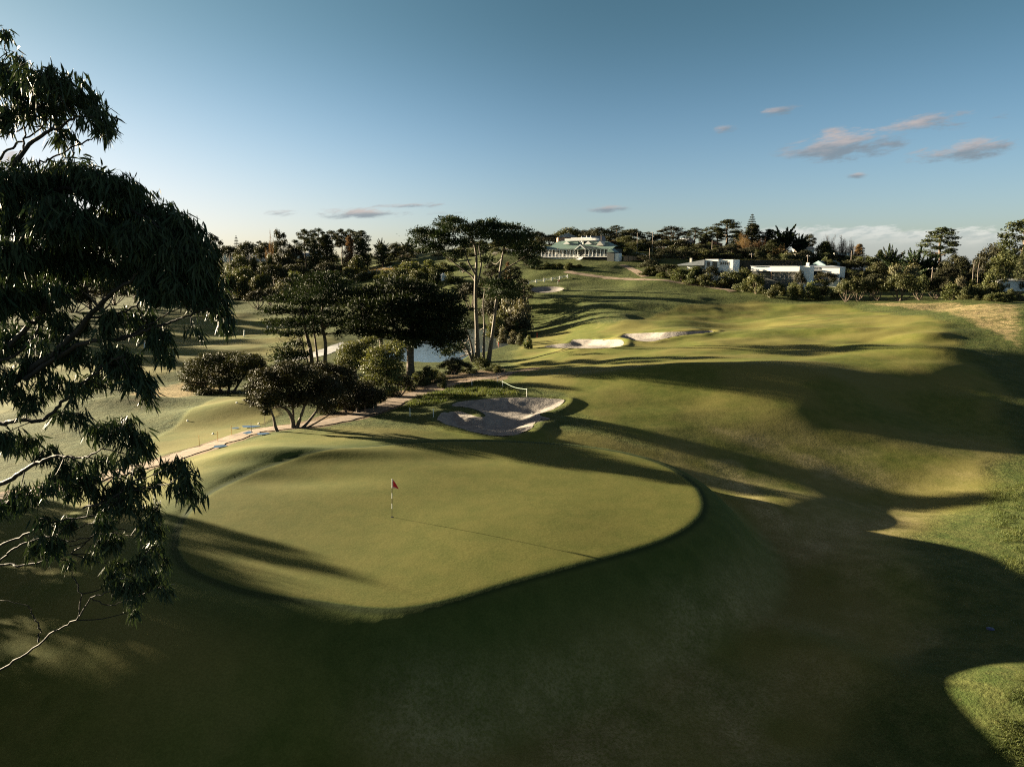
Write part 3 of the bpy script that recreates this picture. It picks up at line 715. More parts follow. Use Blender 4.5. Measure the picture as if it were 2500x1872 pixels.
LEFTC = [(790, 672, 42, 8), (770, 688, 55, 9), (815, 690, 44, 9), (740, 708, 46, 9), (800, 712, 56, 10), (842, 716, 30, 10), (702, 728, 42, 9), (762, 735, 56, 10), (818, 740, 46, 10), (682, 754, 38, 9), (732, 760, 46, 10), (798, 764, 54, 12),
         (668, 784, 28, 8), (716, 785, 42, 10), (770, 790, 46, 10), (836, 790, 36, 10), (662, 809, 17, 5), (712, 811, 36, 8), (772, 812, 30, 7), (828, 815, 14, 10), (706, 854, 36, 15), (692, 870, 30, 12), (722, 836, 26, 8), (735, 868, 22, 10)]
photo_tree('cypress_tree', 'ragged cypress with reddish lit edges and several stems by the pale path', 'tree', 772, 116, LEFTC, [
    [(762, 890, 12, 0), (757, 850, 8.5, 0), (748, 815, 6.5, 0), (742, 775, 4.6, .5), (738, 735, 3, .7), (760, 695, 1.8, .7)], [(790, 890, 9, 0), (795, 845, 7, 0), (788, 800, 6, .3), (786, 760, 4.5, .5), (792, 715, 3, .6), (792, 680, 1.6, .6)],
    [(778, 890, 6, 0), (772, 850, 4.4, .6), (768, 815, 3.4, .9), (765, 780, 2.4, 1)], [(757, 865, 4, 0), (740, 845, 3, -.6), (733, 830, 2.4, -.8), (742, 815, 1.6, -.8)], [(789, 805, 4, .3), (815, 780, 3, 0), (838, 760, 1.8, 0)]],
    'cypress_leaf', .5, 1.5, 'bark', 13, None, flat=.6, up=.5, depth=.8, squash=1.0, fill=2, rag=.6, aspect=.36)
# --- low domed tea trees along the dirt path
photo_tree('tea_tree', 'dark domed tea tree with twisted stems at the edge of the dirt path', 'tree', 715, 63, [(700, 905, 62, 16), (650, 925, 48, 20), (730, 912, 55, 18), (780, 930, 52, 22), (620, 945, 30, 14), (690, 940, 65, 24), (760, 960, 55, 22), (650, 962, 42, 16), (815, 955, 30, 22), (720, 975, 60, 18), (612, 978, 17, 13), (640, 982, 22, 10), (790, 985, 34, 14)], [
    [(716, 1048, 11, 0), (714, 1025, 9, 0), (700, 1000, 6, -.3), (668, 985, 4, -.6), (650, 965, 2.4, -.6)], [(722, 1048, 9, 0), (735, 1015, 6.5, 0), (745, 985, 4.5, .2), (750, 955, 2.5, .4)], [(730, 1048, 9, 0), (752, 1030, 6, .3), (775, 1000, 4.5, .6), (795, 970, 2.5, .7)], [(712, 1046, 7, 0), (716, 1010, 5, .6), (712, 975, 3.5, .8), (705, 940, 2, .8)],
    [(735, 1045, 4.5, 0), (770, 1033, 3.4, -.8), (800, 1015, 2.4, -1.2), (818, 1002, 1.5, -1.2)]], 'tea_leaf', .21, 1.7, 'bark', 21, None, flat=.25, depth=.75, limb_r=.07)
photo_tree('tea_tree', 'small leaning tea tree with a crooked grey stem on the path edge', 'tree', 678, 61.5, [(655, 985, 26, 14), (640, 968, 26, 12), (672, 975, 26, 14), (650, 1005, 14, 8)], [[(680, 1060, 8, 0), (672, 1040, 6.5, 0), (668, 1020, 5, 0), (660, 998, 3.4, 0), (652, 980, 2, 0)]], 'tea_leaf', .2, 1.5, 'bark', 22, None, flat=.2, depth=.7)
photo_tree('tea_tree', 'rounded tea tree packed against the domed one beside the dirt path', 'tree', 860, 73, [(800, 905, 40, 16), (835, 912, 40, 18), (800, 935, 40, 20), (850, 940, 40, 20), (885, 945, 34, 20), (840, 965, 50, 20), (890, 972, 34, 18), (815, 978, 30, 14), (870, 990, 36, 10), (920, 965, 26, 18)], [
    [(846, 1008, 6, 0), (840, 985, 4.4, 0), (820, 960, 3, .4), (805, 930, 1.8, .5)], [(872, 1002, 5, 0), (872, 975, 3.6, .2), (880, 945, 2, .4)], [(895, 1000, 3.4, 0), (885, 970, 2.4, -.3), (870, 945, 1.5, -.4)], [(916, 995, 3, 0), (908, 970, 2, 0), (900, 950, 1.2, 0)]], 'tea_leaf', .22, 1.6, 'bark', 23, None, flat=.25, depth=.8)
photo_tree('tea_tree', 'wide dark tea tree on the bright tee mound behind the path trees', 'tree', 545, 97, [(560, 872, 48, 12), (500, 885, 44, 16), (600, 878, 44, 14), (540, 895, 55, 18), (470, 910, 32, 18), (620, 892, 34, 14), (590, 910, 48, 16), (500, 925, 48, 18), (550, 930, 44, 14), (480, 945, 34, 14), (505, 958, 28, 14), (452, 925, 15, 12), (640, 900, 20, 12)], [
    [(545, 968, 7, 0), (535, 945, 5.5, 0), (515, 920, 3.6, .4), (500, 895, 2, .5)], [(556, 966, 7, 0), (560, 940, 5, 0), (560, 905, 3, .4)], [(566, 962, 6, 0), (582, 938, 4.5, .2), (600, 910, 2.6, .4)]], 'tea_leaf', .26, 1.6, 'bark', 24, None, flat=.25, depth=.8)
photo_tree('gum_tree', 'bright olive young tree with airy crown just left of the thick cypress trunk', 'tree', 945, 80, [(930, 860, 40, 12), (960, 845, 34, 14), (920, 880, 40, 14), (955, 880, 36, 16), (905, 900, 30, 14), (945, 905, 40, 16), (970, 870, 20, 14), (925, 930, 34, 14), (965, 925, 24, 14), (900, 925, 22, 12), (945, 950, 26, 10), (975, 900, 20, 14)], [
    [(935, 985, 5, 0), (942, 950, 4, 0), (945, 910, 3, .2), (942, 875, 2, .3), (950, 850, 1, .3)], [(942, 945, 2.6, 0), (925, 915, 2, 0), (915, 890, 1.2, 0)]], 'olive_leaf', .24, 1.15, 'bark', 25, None, flat=.1, depth=.8)
photo_tree('gum_tree', 'bright olive rounded tree growing between the two dark cypresses', 'tree', 865, 96, [(870, 842, 34, 11), (900, 835, 28, 11), (850, 860, 32, 12), (885, 858, 34, 13), (840, 878, 26, 12), (870, 880, 36, 13), (905, 870, 24, 12), (890, 895, 26, 10), (850, 895, 22, 10)], [
    [(868, 915, 5, 0), (868, 890, 4, 0), (866, 865, 2.6, .2), (880, 845, 1.5, .3)]], 'olive_leaf', .26, 1.3, 'bark', 26, None, flat=.1, depth=.8)

# --- the big eucalyptus at the left
def eucalyptus():
    rng = np.random.default_rng(5); D = 10.2
    bx, by = -10.6, 11.0; b = np.array((bx, by, gz(bx, by)))
    root = empty('eucalyptus_tree', b, 'large eucalyptus with drooping sickle leaves and pale branches close at the left', 'tree'); mb = MB(); s = pxscale(at(200, 900, D)); AP = []
    def br(pts, r0, r1, dy0=0, dy1=0, sides=7):
        n = len(pts); P = [at(u, v, D + dy0 + (dy1 - dy0) * i / (n - 1)) for i, (u, v) in enumerate(pts)]; P = smooth_path(P, 6)
        for i in range(1, len(P) - 1): P[i] = P[i] + rng.normal(size=3) * .012
        rr_ = np.linspace(r0, r1, len(P)) * s * .68; mb.tube([p - b for p in P], rr_, sides); AP.extend(P); return P
    hub = [at(-420, 1560, D + .6), at(-330, 1250, D + .6), at(-260, 1000, D + .4), at(-150, 780, D + .3), at(-60, 560, D + .2), at(-10, 470, D)]
    tp = smooth_path([b - (0, 0, .5), b + (0, 0, 2.0), b + (.1, -.05, 4.0)] + hub, 5)
    mb.tube([p - b for p in tp], np.interp(np.linspace(0, 1, len(tp)), [0, .1, .4, .7, 1], [.42, .33, .26, .17, .08]), 12)
    br([(-260, 1020), (-60, 985), (69, 908), (159, 839), (217, 774), (261, 727), (312, 687), (352, 655)], 17, 4, .4, -.3)
    br([(-230, 990), (-40, 900), (69, 796), (94, 781), (127, 716), (149, 676), (160, 620), (170, 560)], 12, 3, .4, .2)
    br([(71, 790), (70, 740), (65, 665), (60, 600), (70, 540)], 7, 2.5, .25, .5)
    br([(-40, 900), (60, 850), (107, 760), (110, 680), (120, 600)], 6, 2, .3, .4)
    br([(-300, 1130), (-100, 1050), (0, 1035), (43, 1027), (109, 1024), (152, 984), (203, 937), (255, 890), (300, 870)], 11, 2.5, .5, -.4)
    br([(60, 925), (192, 843), (290, 828), (362, 806), (427, 781), (470, 765), (520, 752)], 9, 1.6, .1, -.6)
    br([(290, 828), (330, 812), (400, 770), (450, 745), (500, 720)], 4, 1.2, -.2, .2)
    br([(217, 774), (280, 770), (330, 745), (380, 700), (430, 670)], 5, 1.5, -.1, .4)
    br([(-330, 1290), (-120, 1240), (0, 1187), (54, 1151), (109, 1122), (160, 1112), (203, 1118), (250, 1095)], 12, 2, .5, -.5)
    br([(0, 1234), (40, 1212), (72, 1198), (130, 1190), (180, 1175)], 6, 1.5, .2, .4)
    br([(-350, 1400), (-100, 1360), (0, 1332), (72, 1299), (152, 1270), (246, 1256), (310, 1220), (340, 1205)], 5.6, 1.5, .5, -.3)
    br([(0, 1368), (43, 1332), (100, 1315), (145, 1303), (200, 1285), (252, 1262)], 4.3, 1.4, .4, .3)
    br([(-150, 1385), (0, 1379), (54, 1379), (127, 1364), (181, 1346), (225, 1310), (254, 1281), (310, 1296)], 5.0, 1.3, .5, -.2)
    br([(-380, 1800), (-120, 1700), (0, 1636), (54, 1603), (134, 1542), (192, 1506), (217, 1466), (254, 1448), (300, 1440)], 5.6, 1.3, .3, -.5)
    br([(94, 1567), (96, 1531), (80, 1500), (65, 1477), (0, 1465)], 3.5, .8, .1, .2); br([(192, 1506), (195, 1440), (170, 1395), (158, 1380)], 3, .9, -.2, -.1); br([(225, 1460), (270, 1478), (310, 1465), (345, 1452)], 2.2, .8, -.3, -.3)
    br([(250, 1240), (315, 1194), (372, 1190), (410, 1180), (435, 1169)], 4, 1, -.2, -.6); br([(203, 1240), (260, 1225), (320, 1180), (370, 1160), (410, 1140)], 4, 1, -.1, -.5); br([(100, 1310), (180, 1320), (260, 1302), (320, 1310), (370, 1335)], 3, .8, .2, -.1)
    br([(-20, 480), (33, 402), (90, 337), (145, 308), (190, 285), (230, 285)], 9, 1.8, 0, -.4); br([(20, 410), (54, 362), (60, 320), (55, 260)], 5, 1.5, 0, .3); br([(-30, 430), (20, 365), (60, 340), (110, 300), (130, 260)], 5, 1.5, .3, .5)
    br([(95, 400), (130, 384), (199, 351), (225, 335), (239, 322), (255, 305)], 3.4, 1, -.1, -.3); br([(-60, 380), (0, 318), (30, 300), (60, 270)], 6, 1.6, .4, .1); br([(-60, 420), (0, 340), (40, 320), (90, 310), (170, 318)], 4, 1.2, .5, .2)
    br([(-40, 500), (60, 470), (180, 460), (300, 500), (400, 560), (470, 620)], 9, 1.5, .3, -.3); br([(160, 620), (260, 590), (360, 600), (430, 620)], 4, 1.2, .2, .5); br([(-60, 300), (-10, 220), (10, 150), (12, 85)], 5, 1.2, .2, .2)
    br([(430, 675), (480, 690), (520, 710), (545, 745)], 3, .9, 0, -.3)
    AP = np.array(AP); xs = AP[(AP[:, 1] > D - 1.2)]
    extra = []
    for _ in range(400):
        q = xs[rng.integers(len(xs))]; fw = q[1] * math.cos(PITCH) - (q[2] - CAMZ) * math.sin(PITCH); uu = CX + F * q[0] / fw; vv = CY - F * (q[1] * math.sin(PITCH) + (q[2] - CAMZ) * math.cos(PITCH)) / fw
        if -20 < uu < 400 - max(0, vv - 1250) * .4 and 620 < vv < 1330 and len(extra) < 46: extra.append((uu + rng.uniform(-22, 22), vv + rng.uniform(-5, 30), rng.uniform(12, 30), rng.uniform(12, 26)))
    CL = extra + [(8, 72, 16, 20), (40, 200, 55, 42), (110, 190, 55, 34), (160, 210, 46, 40), (200, 240, 42, 36), (235, 282, 34, 28), (262, 300, 20, 26), (130, 258, 46, 30), (60, 268, 46, 34), (148, 328, 36, 18), (5, 280, 28, 36), (0, 160, 24, 28), (52, 140, 12, 12),
          (30, 440, 70, 44), (120, 430, 68, 40), (200, 430, 66, 40), (270, 452, 66, 40), (330, 492, 62, 44), (400, 532, 56, 44), (448, 570, 50, 44), (486, 620, 40, 48), (60, 520, 80, 60), (160, 530, 80, 60), (260, 550, 78, 52), (350, 580, 66, 48), (430, 630, 56, 44), (508, 690, 34, 44), (536, 738, 30, 38),
          (30, 620, 60, 54), (120, 620, 66, 44), (225, 630, 66, 40), (318, 650, 54, 34), (20, 720, 48, 54), (98, 720, 44, 38), (388, 690, 44, 34), (438, 700, 40, 38), (486, 720, 34, 38), (556, 784, 18, 30), (470, 800, 16, 16), (285, 765, 38, 28), (350, 780, 38, 36), (395, 828, 32, 38), (418, 860, 20, 26),
          (175, 860, 40, 32), (255, 870, 44, 34), (308, 890, 44, 40), (338, 930, 34, 34), (360, 955, 16, 38), (20, 930, 44, 42), (70, 975, 34, 32), (128, 935, 34, 28), (225, 925, 32, 32), (155, 800, 38, 30), (85, 890, 36, 32), (10, 830, 40, 46),
          (190, 1010, 28, 16), (140, 1010, 32, 13), (248, 1040, 38, 30), (300, 1045, 46, 36), (340, 1080, 40, 38), (310, 1108, 28, 22), (55, 1080, 44, 20), (108, 1098, 30, 20), (8, 1060, 34, 26), (160, 1158, 46, 30), (210, 1178, 46, 34), (262, 1208, 42, 30), (292, 1228, 36, 20), (118, 1178, 26, 16),
          (440, 1128, 36, 26), (452, 1178, 32, 42), (476, 1210, 16, 16), (392, 1138, 16, 12), (380, 1240, 20, 30), (366, 1280, 30, 32), (384, 1330, 12, 26), (108, 1265, 26, 14), (158, 1275, 26, 12), (50, 1190, 26, 16), (290, 1175, 32, 26), (330, 1150, 22, 18),
          (290, 1378, 26, 22), (350, 1362, 32, 22), (370, 1408, 32, 26), (310, 1428, 36, 26), (280, 1400, 26, 22), (398, 1430, 15, 22), (338, 1450, 30, 16), (328, 1490, 20, 8), (225, 1352, 12, 9), (165, 1368, 12, 10), (398, 1368, 13, 13), (272, 448, 40, 20), (182, 395, 26, 14)]
    V, Fq = [], []; n0 = 0
    for ci, (u, v, ru, rv) in enumerate(CL):
        c = at(u, v, D + rng.uniform(-.55, .6)); rx, rz = ru * s, rv * s
        dense = 1.55 if 380 < v < 760 else 1.0
        nspray = max(5, int(ru * rv * .022 * dense))
        d = np.linalg.norm(AP - c, axis=1); j = int(np.argmin(d))
        limb(mb, AP[j] - b, c - b, .010, .006, rng, .05, 4, 3)
        for k in range(nspray):
            o = unit(rng.normal(size=3)) * rng.random() ** .45 * np.array((rx, rx * 1.1, rz)); tip = c + o
            if rng.random() < .5: limb(mb, c - b, tip - b, .005, .003, rng, .06, 3, 2)
            nl = rng.integers(8, 14); out = unit(o * np.array((1, 1, .3)) + rng.normal(size=3) * .2)
            for q in range(nl):
                a = rng.uniform(0, 2 * math.pi); side = np.array((math.cos(a), math.sin(a), 0))
                dr = unit(side * rng.uniform(.15, .7) + out * .3 + np.array((0, 0, -rng.uniform(.35, 1.5) + (.5 if v < 460 and k % 3 == 0 else 0))))
                L = rng.uniform(.09, .22); w = L * rng.uniform(.12, .18); st = tip + rng.normal(size=3) * .035
                sdv = unit(np.cross(dr, rng.normal(size=3))); nrm = np.cross(dr, sdv); curl = rng.uniform(-.28, .28) * L
                rows = []
                for t, ww in ((0, .15), (.3, 1.0), (.65, .85), (1.0, .06)):
                    p = st + dr * L * t + sdv * curl * t * t + np.array((0, 0, -.16 * L * t * t)); rows += [p - sdv * w * ww * .5, p + sdv * w * ww * .5 + nrm * w * .12]
                V += rows; Fq += [(n0 + i, n0 + i + 1, n0 + i + 3, n0 + i + 2) for i in (0, 2, 4)]; n0 += 8
    mb.build('trunk', M['gum_bark'], root, True)
    mesh_np('crown', np.array(V) - b, [np.array(Fq)], M['gum_leaf'], root)


M['gum_bark'] = simple('gum_bark', (.021, .018, .016), .75, .45, 2.2, .4, 14)
eucalyptus()

# ------------------------------------------------------------------ background trees: one of each kind, then copies
PROTO = {}


def proto(kind, var):
    key = (kind, var)
    if key in PROTO: return PROTO[key]
    rng = np.random.default_rng(hash_(kind) + var * 17); mb = MB(); lv = Leaves(); H = W_ = 0; lf, bk = 'shrub_leaf', 'bark'
    def b_(c, r, n, sz, **k): lv.add(blob(rng, np.array(c, float), r, n, sz, **k))
    if kind in ('shrub', 'grey_shrub', 'olive_shrub'):
        H, W_ = 5.0, 6.4; lf = {'shrub': 'shrub_leaf', 'grey_shrub': 'grey_leaf', 'olive_shrub': 'olive_leaf'}[kind]
        for i in range(11):
            a = rng.uniform(0, 6.28); r = rng.uniform(.2, 2.0); z = rng.uniform(.9, 3.9) if r < 1.3 else rng.uniform(.7, 2.4)
            q = rng.uniform(.95, 1.45); c = (r * math.cos(a), r * math.sin(a), z); b_(c, (q, q, q * .82), 330, .36, flat=.2)
            limb(mb, (0, 0, 0), c, .09, .03, rng, .05)
    elif kind in ('dome', 'olive_dome'):
        H, W_ = 7.0, 10.0; lf = 'tea_leaf' if kind == 'dome' else 'shrub_leaf'
        for i in range(17):
            a = i * 2.4 + rng.uniform(-.3, .3); r = 4.0 * math.sqrt((i + .5) / 17); z = 5.6 - 2.9 * (r / 4.2) ** 2 + rng.uniform(-.4, .4)
            q = rng.uniform(1.1, 1.6); c = (r * math.cos(a), r * math.sin(a), z); b_(c, (q, q, q * .7), 300, .38, flat=.3)
            if i % 2 == 0: limb(mb, (rng.uniform(-.3, .3), rng.uniform(-.3, .3), 0), c, .16, .04, rng, .08)
    elif kind in ('pine', 'umbrella'):
        H, W_ = 14.0, 9.0; lf = 'pine_leaf'; lo = .42 if kind == 'pine' else .56
        mb.tube(smooth_path([(0, 0, -.3), (.15, .1, 4), (.1, -.2, 9), (.2, 0, 13)], 4), np.linspace(.34, .1, 13), 7)
        for i in range(19 if kind == 'pine' else 14):
            f = (i + .5) / 19 if kind == 'pine' else (i + .5) / 14; z = 13.2 - f * (13.2 - 14 * lo); wmax = 3.3 * (math.sin(min(1, f * 1.5 + .22) * 1.57) if kind == 'pine' else min(1, .5 + f))
            a = i * 2.4 + rng.uniform(-.5, .5); r = wmax * rng.uniform(.45, 1.0) if i else .3; q = rng.uniform(.95, 1.5)
            c = (r * math.cos(a), r * math.sin(a), z - .05 * r * r); b_(c, (q * 1.15, q * 1.15, q * .52), 240, .42, flat=.5, up=.4)
            limb(mb, (.1, 0, z - 1.1), c, .10, .03, rng, -.05)
    elif kind == 'gum':
        H, W_ = 13.0, 9.0; lf = 'tea_leaf'
        for i in range(20):
            a = i * 2.4; f = i / 19; z = 12.0 - f * 7.5 + rng.uniform(-.7, .7); r = 3.4 * math.sqrt(min(1, f * 1.6 + .12)) * rng.uniform(.5, 1); q = rng.uniform(.95, 1.5)
            c = (r * math.cos(a), r * math.sin(a), z); b_(c, (q, q, q * .85), 230, .42)
            if i % 2 == 0: limb(mb, (0, 0, max(1, z - 5)), c, .14, .04, rng, .05)
        mb.tube([(0, 0, -.3), (.2, 0, 4), (0, .2, 8)], [.32, .25, .12], 7)
    elif kind in ('conifer', 'brown_conifer'):
        H, W_ = 13.0, 6.0; lf = 'pine_leaf' if kind == 'conifer' else 'brown_leaf'
        mb.tube([(0, 0, -.3), (0, 0, 12.5)], [.3, .06], 7)
        for i in range(20):
            f = i / 19; z = 12.2 - f * 11; a = i * 2.4; r = (2.4 * f ** .6) * rng.uniform(.4, .9); q = .75 + .8 * f ** .7
            b_((r * math.cos(a), r * math.sin(a), z), (q, q, q), 240, .42)
    elif kind == 'norfolk':
        H, W_ = 16.0, 7.0; lf = 'pine_leaf'; mb.tube([(0, 0, -.3), (0, 0, 15.9)], [.28, .05], 7)
        for i in range(15):
            f = i / 14; z = 15.3 - f * 12.8; r = .35 + 3.1 * f ** .85
            for k in range(6):
                a = k * 1.047 + i * .5; e = np.array((r * math.cos(a), r * math.sin(a), z + .25 * r * .3)); limb(mb, (0, 0, z), e, .06, .02, rng, .03, 4, 2)
                for t in (.45, .75, 1.0):
                    b_(e * np.array((t, t, 1)), (.22 + .18 * r * .4, .22 + .18 * r * .4, .16), 34, .34, flat=.6, up=.6)
    elif kind == 'spiky':
        H, W_ = 9.0, 9.0; lf = 'cypress_leaf'; mb.tube([(0, 0, -.3), (0, 0, 5)], [.35, .15], 7)
        for i in range(46):
            a = rng.uniform(0, 6.28); el = rng.uniform(.08, 1.35); L = rng.uniform(2.6, 4.4); st = np.array((0, 0, rng.uniform(1.5, 4.6)))
            d = np.array((math.cos(a) * math.cos(el), math.sin(a) * math.cos(el), math.sin(el))); e = st + d * L
            limb(mb, st, e, .07, .015, rng, .05, 4, 2)
            t = rng.random((95, 1)) ** .8; P = st + d * L * t + rng.normal(size=(95, 3)) * (.34 * (1.08 - t)) + np.array((0, 0, -.12 * L)) * (t * (1 - t) * 2)
            D_ = np.tile(d, (95, 1)) + rng.normal(size=(95, 3)) * .35 + np.array((0, 0, .3)); LL = rng.uniform(.35, .7, 95)
            lv.add(leaf_quads(P, D_, rng.normal(size=(95, 3)), LL, LL * .35))
    elif kind == 'bare':
        H, W_ = 10.0, 8.0; lf = 'brown_leaf'
        for i in range(16):
            a = i * 2.4; el = rng.uniform(.5, 1.5); L = rng.uniform(5.5, 9); d = np.array((math.cos(a) * math.cos(el), math.sin(a) * math.cos(el), math.sin(el))); e = d * L + np.array((0, 0, .8)); limb(mb, (0, 0, 0), e, .13, .02, rng, .08, 4, 3)
            for k in range(12):
                p0 = d * L * rng.uniform(.35, .95); n = 26; q = rng.random((n, 1)); dd = unit(d + rng.normal(size=3) * .5 + np.array((0, 0, .3)))
                P = p0 + dd * q * 2.0 + rng.normal(size=(n, 3)) * .32; LL = rng.uniform(.4, .9, n)
                lv.add(leaf_quads(P, np.tile(dd, (n, 1)) + rng.normal(size=(n, 3)) * .5, rng.normal(size=(n, 3)), LL, np.full(n, .07)))
    V = np.concatenate(lv.V); H = float(np.percentile(V[:, 2], 99.5)); W_ = float(np.percentile(np.abs(V[:, :2]), 99) * 2)
    c = lv.build('crown', M[lf]); t = mb.build('trunk', M[bk], None, True)
    PROTO[key] = dict(c=c, t=t, H=H, W=W_, used=False); return PROTO[key]


def hash_(s): return sum((i + 1) * ord(ch) for i, ch in enumerate(s)) % 9973


NAME = {'shrub': 'shrub', 'grey_shrub': 'shrub', 'olive_shrub': 'shrub', 'dome': 'tea_tree', 'olive_dome': 'tea_tree', 'pine': 'pine_tree', 'umbrella': 'pine_tree', 'gum': 'gum_tree', 'conifer': 'conifer_tree', 'brown_conifer': 'conifer_tree', 'norfolk': 'norfolk_pine', 'spiky': 'cypress_tree', 'bare': 'bare_tree'}
rngp = np.random.default_rng(77)


def plant(kind, u, vtop, wpx, Y, label, group=None, var=None, xy=None, H=None, Wm=None):
    pr = proto(kind, int(rngp.integers(0, 3)) if var is None else var)
    b = on(u, Y) if xy is None else np.array((xy[0], xy[1], gz(*xy)))
    if H is None:
        H = max(at(u, vtop, Y)[2] - b[2], 1.2)
    if Wm is None: Wm = wpx * pxscale(b)
    e = empty(NAME[kind], b - (0, 0, .1), label, 'shrub' if 'shrub' in kind else 'tree', group, rz=float(rngp.uniform(0, 6.28)))
    e.scale = (Wm / pr['W'], Wm / pr['W'], H / pr['H'])
    for k in ('t', 'c'):
        o = pr[k] if not pr['used'] else pr[k].copy()
        if pr['used']: COL.objects.link(o)
        o.parent = e
    pr['used'] = True; return e


ORD = 'first second third fourth fifth sixth seventh eighth ninth tenth eleventh twelfth thirteenth fourteenth fifteenth sixteenth seventeenth eighteenth nineteenth twentieth'.split()
LOOK = {'shrub': 'dark olive rounded shrub', 'grey_shrub': 'grey-green pale shrub', 'olive_shrub': 'yellow-green shrub', 'dome': 'dark flat-domed tea tree', 'olive_dome': 'olive domed tree', 'pine': 'dark layered pine', 'umbrella': 'tall umbrella-topped pine', 'gum': 'dark clumpy gum tree',
        'conifer': 'dark dense conifer', 'brown_conifer': 'rusty brown conifer', 'norfolk': 'narrow tiered conical pine', 'spiky': 'spiky dark cypress', 'bare': 'brown bare twiggy tree'}


def row(where, group, items, k=1.0):     # items: (kind, u, vtop, wpx, Y); labels count along the row
    items = [(a, b, c, d * k, e) for a, b, c, d, e in items]; items = sorted(items, key=lambda t: t[1]); cnt = {}; tot = {}
    for t in items: tot[t[0]] = tot.get(t[0], 0) + 1
    for t in items:
        i = cnt.get(t[0], 0); cnt[t[0]] = i + 1
        lab = f"{LOOK[t[0]]} {where}" if tot[t[0]] == 1 else f"{LOOK[t[0]]} {where}, {ORD[i]} from left"
        plant(*t, lab, group)


row('on the left skyline', 'trees on the left skyline', [('gum', 530, 572, 44, 430), ('norfolk', 580, 576, 20, 520), ('dome', 608, 590, 60, 480), ('umbrella', 636, 588, 26, 500), ('gum', 690, 562, 50, 400), ('bare', 664, 568, 24, 420), ('dome', 655, 592, 60, 470),
    ('umbrella', 747, 560, 54, 410), ('umbrella', 780, 558, 46, 430), ('umbrella', 812, 563, 52, 440), ('umbrella', 837, 559, 46, 430), ('umbrella', 858, 560, 48, 440), ('pine', 884, 563, 52, 420), ('conifer', 800, 574, 64, 400), ('conifer', 770, 585, 44, 395), ('brown_conifer', 856, 578, 40, 385), ('conifer', 885, 582, 46, 390), ('spiky', 932, 584, 36, 460), ('spiky', 992, 582, 56, 470), ('dome', 965, 592, 40, 480), ('conifer', 935, 597, 50, 380), ('olive_dome', 985, 600, 54, 385), ('dome', 720, 600, 50, 460), ('dome', 560, 600, 60, 500)])
row('on the scrubby slope at left', 'trees on the left slope', [('dome', 695, 622, 70, 390), ('dome', 662, 646, 80, 350), ('dome', 720, 644, 90, 355), ('olive_dome', 600, 650, 60, 345), ('shrub', 640, 668, 50, 335), ('shrub', 560, 668, 54, 330), ('shrub', 600, 675, 60, 325), ('dome', 700, 676, 60, 320), ('grey_shrub', 690, 690, 50, 305), ('grey_shrub', 672, 700, 34, 300), ('dome', 630, 706, 70, 275), ('dome', 660, 700, 46, 285), ('olive_dome', 590, 622, 60, 400), ('shrub', 625, 625, 40, 395), ('shrub', 660, 622, 44, 390), ('shrub', 540, 640, 70, 390), ('olive_shrub', 720, 662, 30, 335), ('shrub', 870, 625, 70, 360), ('dome', 800, 640, 70, 350), ('shrub', 850, 640, 40, 350), ('shrub', 905, 660, 50, 345), ('shrub', 880, 662, 50, 340)])
row('on the bushy middle bank', 'shrubs on the middle bank', [('olive_shrub', 1000, 638, 60, 330), ('olive_shrub', 1050, 635, 60, 325), ('olive_shrub', 1090, 640, 50, 320), ('shrub', 970, 655, 60, 310), ('shrub', 1020, 660, 60, 300), ('shrub', 1070, 655, 50, 305), ('olive_shrub', 940, 660, 46, 330), ('spiky', 1060, 668, 36, 280), ('shrub', 1110, 665, 50, 290), ('olive_shrub', 985, 670, 44, 290), ('shrub', 1125, 640, 40, 320), ('shrub', 1040, 685, 60, 270), ('shrub', 1000, 690, 60, 265), ('spiky', 1125, 690, 44, 262)])
row('behind the tall cypress trunks', 'trees behind the tall cypress', [('grey_shrub', 1250, 715, 60, 205), ('grey_shrub', 1270, 745, 50, 190), ('gum', 1200, 640, 60, 240), ('gum', 1250, 650, 60, 235), ('gum', 1280, 680, 40, 225), ('shrub', 1225, 760, 60, 195), ('dome', 1200, 730, 60, 210), ('shrub', 1260, 785, 50, 186), ('olive_shrub', 1215, 770, 40, 184), ('dome', 1150, 690, 60, 230), ('brown_conifer', 1240, 640, 24, 250), ('dome', 1232, 690, 92, 216), ('grey_shrub', 1272, 728, 66, 196), ('dome', 1256, 768, 80, 189), ('shrub', 1212, 800, 70, 186), ('shrub', 1276, 802, 48, 182), ('olive_shrub', 1232, 780, 60, 190)], 1.1)
row('below the clubhouse lawn', 'shrubs below the clubhouse lawn', [('shrub', 1308, 640, 40, 296), ('shrub', 1334, 641, 40, 294), ('shrub', 1362, 642, 40, 293), ('shrub', 1390, 641, 40, 294), ('dome', 1300, 632, 50, 305), ('olive_shrub', 1385, 644, 24, 288), ('shrub', 1412, 648, 30, 292)])
